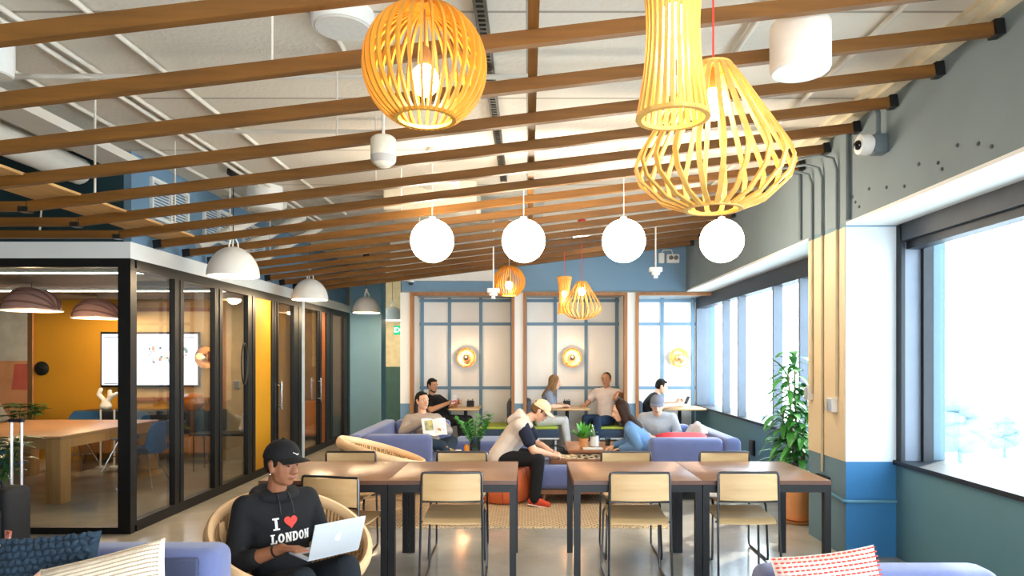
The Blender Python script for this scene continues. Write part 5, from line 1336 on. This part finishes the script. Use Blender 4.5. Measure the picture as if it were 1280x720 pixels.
# ---- man in the cream cap on the pouf
def p4_extra(c):
    cap_fn('#d3bf9c')(c)
    O('glasses', MB().tube([c['hp'](.036*s+.017*math.cos(a), .088, .002+.015*math.sin(a)) for s in (1,) for a in [2*PI*i/16 for i in range(16)]], .002, 5, True).tube([c['hp'](-.036+.017*math.cos(a), .088, .002+.015*math.sin(a)) for a in [2*PI*i/16 for i in range(16)]], .002, 5, True).tube([c['hp'](.053,.086,.004), c['hp'](.082,.0,.006)], .002, 5).tube([c['hp'](-.053,.086,.004), c['hp'](-.082,.0,.006)], .002, 5).tube([c['hp'](.019,.09,.004), c['hp'](-.019,.09,.004)], .002, 5), BLACKM, c['t'])
person('man in a cream cap and grey hooded vest leaning over the chess box', (-.29, 7.60, 0), (1,-.06), 'light', '#cdbfb4', '#1d2233', 'short', '#141417', '#c2472c', 'cap', 'light', .0085, soles='#e3d5c8', extra=p4_extra, hood='#cdbfb4',
    pel=(0,-.03,.505), lean=36, headyaw=0, headpitch=-36, neckf=.05, kneeR=(.22,.42,.50), kneeL=(-.16,.39,.50), ankR=(.30,.38,.095), ankL=(-.16,.24,.095),
    elR=(.22,.36,.60), elL=(-.22,.38,.62), wrR=(.05,.55,.53), wrL=(-.06,.56,.54), hdR=(-.3,.95,-.1), hdL=(.3,.9,-.1), hpR=(-.4,0,-1), hpL=(.4,0,-1), curl=50)
# ---- woman in grey and man in white in the middle booth
person('long-haired woman in a grey t-shirt leaning her forearms on the booth table', (.20, 11.36, 0), (1,-.12), 'fair', '#7f8a9e', None, 'short', '#cdd0d2', None, 'long', 'blond', .0085, female=True,
    pel=(0,0,.565), lean=20, headyaw=4, headpitch=-10, sh=.165, k=.92, kneeR=(.10,.42,.57), kneeL=(-.10,.40,.57), ankR=(.10,.48,.13), ankL=(-.08,.46,.12), footR=(0,.7,-.6), footL=(0,.8,-.5),
    elR=(.21,.22,.80), elL=(-.20,.24,.80), wrR=(.10,.37,.805), wrL=(-.06,.38,.81), hdR=(-.4,.9,0), hdL=(.3,.9,0), hpR=(0,0,-1), hpL=(0,0,-1), curl=30)
person('man in a white t-shirt resting one arm on the booth bench back', (1.30, 11.45, 0), (-.62,-.78), 'tan', '#e2d3cb', None, 'short', '#22344e', '#1d1d20', 'crop', 'brown', .0085,
    pel=(0,0,.565), lean=-6, headyaw=18, headpitch=-4, sh=.20, kneeR=(.12,.42,.60), kneeL=(-.12,.44,.58), ankR=(.06,.48,.09), ankL=(-.12,.52,.09),
    elR=(.34,.00,.84), elL=(-.33,.0,.97), wrR=(.30,.15,.80), wrL=(-.36,.20,1.03), hdR=(.1,.95,-.05), hdL=(.3,.5,-.7), hpR=(0,0,-1), hpL=(0,-.5,-1), curl=40)
# ---- woman in denim and man in grey cap on the right sofa
person('brown-haired woman in a blue denim jacket turning away on the sofa', (1.48, 7.98, 0), (-.97,.25), 'light', '#6487ae', None, 'long', '#1f2530', '#cfc8c2', 'long', 'brown', .0085, female=True,
    pel=(0,0,.43), lean=36, side=-6, headyaw=22, headpitch=-14, sh=.175, hs=1.02, kneeR=(.10,.40,.48), kneeL=(-.10,.40,.48), ankR=(.10,.46,.10), ankL=(-.10,.46,.10),
    elR=(.22,.34,.58), elL=(-.24,.16,.58), wrR=(.10,.48,.54), wrL=(-.12,.38,.54), hdR=(-.3,.9,-.3), hdL=(.3,.9,-.3), hpR=(0,0,-1), hpL=(0,0,-1))
person('man in a grey cap and grey sweater looking down on the sofa', (1.70, 8.92, 0), (-.22,-.97), 'fair', '#a9b0b8', None, 'long', '#39424e', '#4a4f58', 'cap', 'brown', .0085, extra=cap_fn('#767b8a'),
    pel=(0,-.05,.42), lean=26, headyaw=0, headpitch=-18, neckf=.05, sh=.178, kneeR=(.12,.40,.52), kneeL=(-.12,.40,.52), ankR=(.12,.44,.10), ankL=(-.12,.44,.10),
    elR=(.27,.10,.60), elL=(-.27,.10,.60), wrR=(.10,.26,.60), wrL=(-.10,.26,.60), hdR=(-.5,.8,0), hdL=(.5,.8,0), hpR=(0,0,-1), hpL=(0,0,-1))
# ---- man in black in the window booth
person('dark-haired man in a black t-shirt holding a phone over the window booth table', (1.87, 11.36, 0), (1,-.08), 'fair', '#17181d', None, 'short', '#22252c', '#1d1d20', 'short', 'black', .0085,
    pel=(0,0,.545), lean=30, headyaw=-4, headpitch=-18, kneeR=(.12,.42,.57), kneeL=(-.12,.42,.57), ankR=(.12,.50,.09), ankL=(-.12,.50,.09),
    elR=(.24,.30,.80), elL=(-.22,.32,.80), wrR=(.10,.58,.82), wrL=(-.06,.60,.84), hdR=(-.1,.95,.15), hdL=(.1,.9,.4), hpR=(-1,0,-.2), hpL=(1,0,.2), curl=40)
ph = thing('phone', 'dark phone held up at the window booth table', 'phone', (2.64, 11.33, .895), rad(-60))
O('case', MB(Matrix.Rotation(rad(-30),4,'X')).rbox(-.036,.036,-.004,.004,-.07,.07,.004,2), mat('phone_dark', '#2a303c', .3), ph); O('screen', MB(Matrix.Rotation(rad(-30),4,'X')).box(-.033,.033,-.0046,-.004,-.065,.065), mat('phone_glass', '#10141c', .1), ph)
# ------------------------------------------------------------------ outside, light, camera
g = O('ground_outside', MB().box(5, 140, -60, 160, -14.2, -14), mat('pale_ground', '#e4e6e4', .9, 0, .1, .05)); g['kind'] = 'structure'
random.seed(8)
TREEM = mat('tree_haze', '#6f848c', .9, 0, .15, 2)  # outdoor haze put into the colour of trunk and crown
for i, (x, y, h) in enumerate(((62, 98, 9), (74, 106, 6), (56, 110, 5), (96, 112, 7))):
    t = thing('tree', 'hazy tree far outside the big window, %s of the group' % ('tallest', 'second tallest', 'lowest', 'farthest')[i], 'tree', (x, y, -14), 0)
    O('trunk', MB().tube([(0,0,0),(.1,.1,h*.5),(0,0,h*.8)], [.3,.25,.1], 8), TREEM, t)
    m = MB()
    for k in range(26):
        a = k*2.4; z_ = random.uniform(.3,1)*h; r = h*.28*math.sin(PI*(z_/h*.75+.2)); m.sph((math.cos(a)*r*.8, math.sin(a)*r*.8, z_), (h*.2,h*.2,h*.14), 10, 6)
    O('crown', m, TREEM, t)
wd = bpy.data.worlds.new('sky'); SC.world = wd; wd.use_nodes = True
nt = wd.node_tree; nt.nodes.clear()
out = nt.nodes.new('ShaderNodeOutputWorld'); bg = nt.nodes.new('ShaderNodeBackground'); nt.links.new(bg.outputs[0], out.inputs[0])
tc = nt.nodes.new('ShaderNodeTexCoord'); sp_ = nt.nodes.new('ShaderNodeSeparateXYZ'); nt.links.new(tc.outputs['Generated'], sp_.inputs[0])
rp = nt.nodes.new('ShaderNodeValToRGB'); nt.links.new(sp_.outputs['Z'], rp.inputs[0])
rp.color_ramp.elements[0].position = .0; rp.color_ramp.elements[0].color = (.92,.96,1,1)
rp.color_ramp.elements[1].position = .6; rp.color_ramp.elements[1].color = (.62,.80,1,1)
nt.links.new(rp.outputs[0], bg.inputs[0]); bg.inputs[1].default_value = SKY = 6.0
sl = bpy.data.lights.new('sun', 'SUN'); sl.energy = 5; sl.angle = rad(1.2); sl.color = (1,.93,.82)
so = bpy.data.objects.new('sun', sl); COL.objects.link(so); so.rotation_euler = Vector((.62,.55,.72)).to_track_quat('Z','Y').to_euler()
def portal(loc, rot, sx, sy):
    l = bpy.data.lights.new('daylight_portal', 'AREA'); l.shape = 'RECTANGLE'; l.size = sx; l.size_y = sy; l.cycles.is_portal = True
    o = bpy.data.objects.new('daylight_portal', l); COL.objects.link(o); o.location = loc; o.rotation_euler = rot
portal((3.3, 9.1, 1.72), (0, PI/2, 0), 1.9, 5.8)
portal((3.3, 1.2, 1.72), (0, PI/2, 0), 1.9, 8.4)
portal((1.2, -3.1, 1.35), (PI/2, 0, 0), 4.3, 2.7)
cam = bpy.data.cameras.new('camera'); co = bpy.data.objects.new('camera', cam); COL.objects.link(co)
co.location = (0, 0, EYE); co.rotation_euler = (PI/2, 0, 0)
cam.sensor_width = 36; cam.lens = 36*F/1280; cam.shift_x = -20/1280; cam.shift_y = 87/1280; cam.clip_start = .05; cam.clip_end = 400
SC.camera = co
SC.view_settings.view_transform = 'Standard'; SC.view_settings.look = 'None'; SC.view_settings.gamma = 1; SC.view_settings.use_curve_mapping = False
SC.view_settings.exposure = 0.98
SC.cycles.max_bounces = 10; SC.cycles.diffuse_bounces = 5; SC.cycles.transparent_max_bounces = 12; SC.cycles.glossy_bounces = 4
SC.cycles.use_denoising = True
SC.cycles.sample_clamp_indirect = 6; SC.cycles.caustics_reflective = False; SC.cycles.caustics_refractive = False
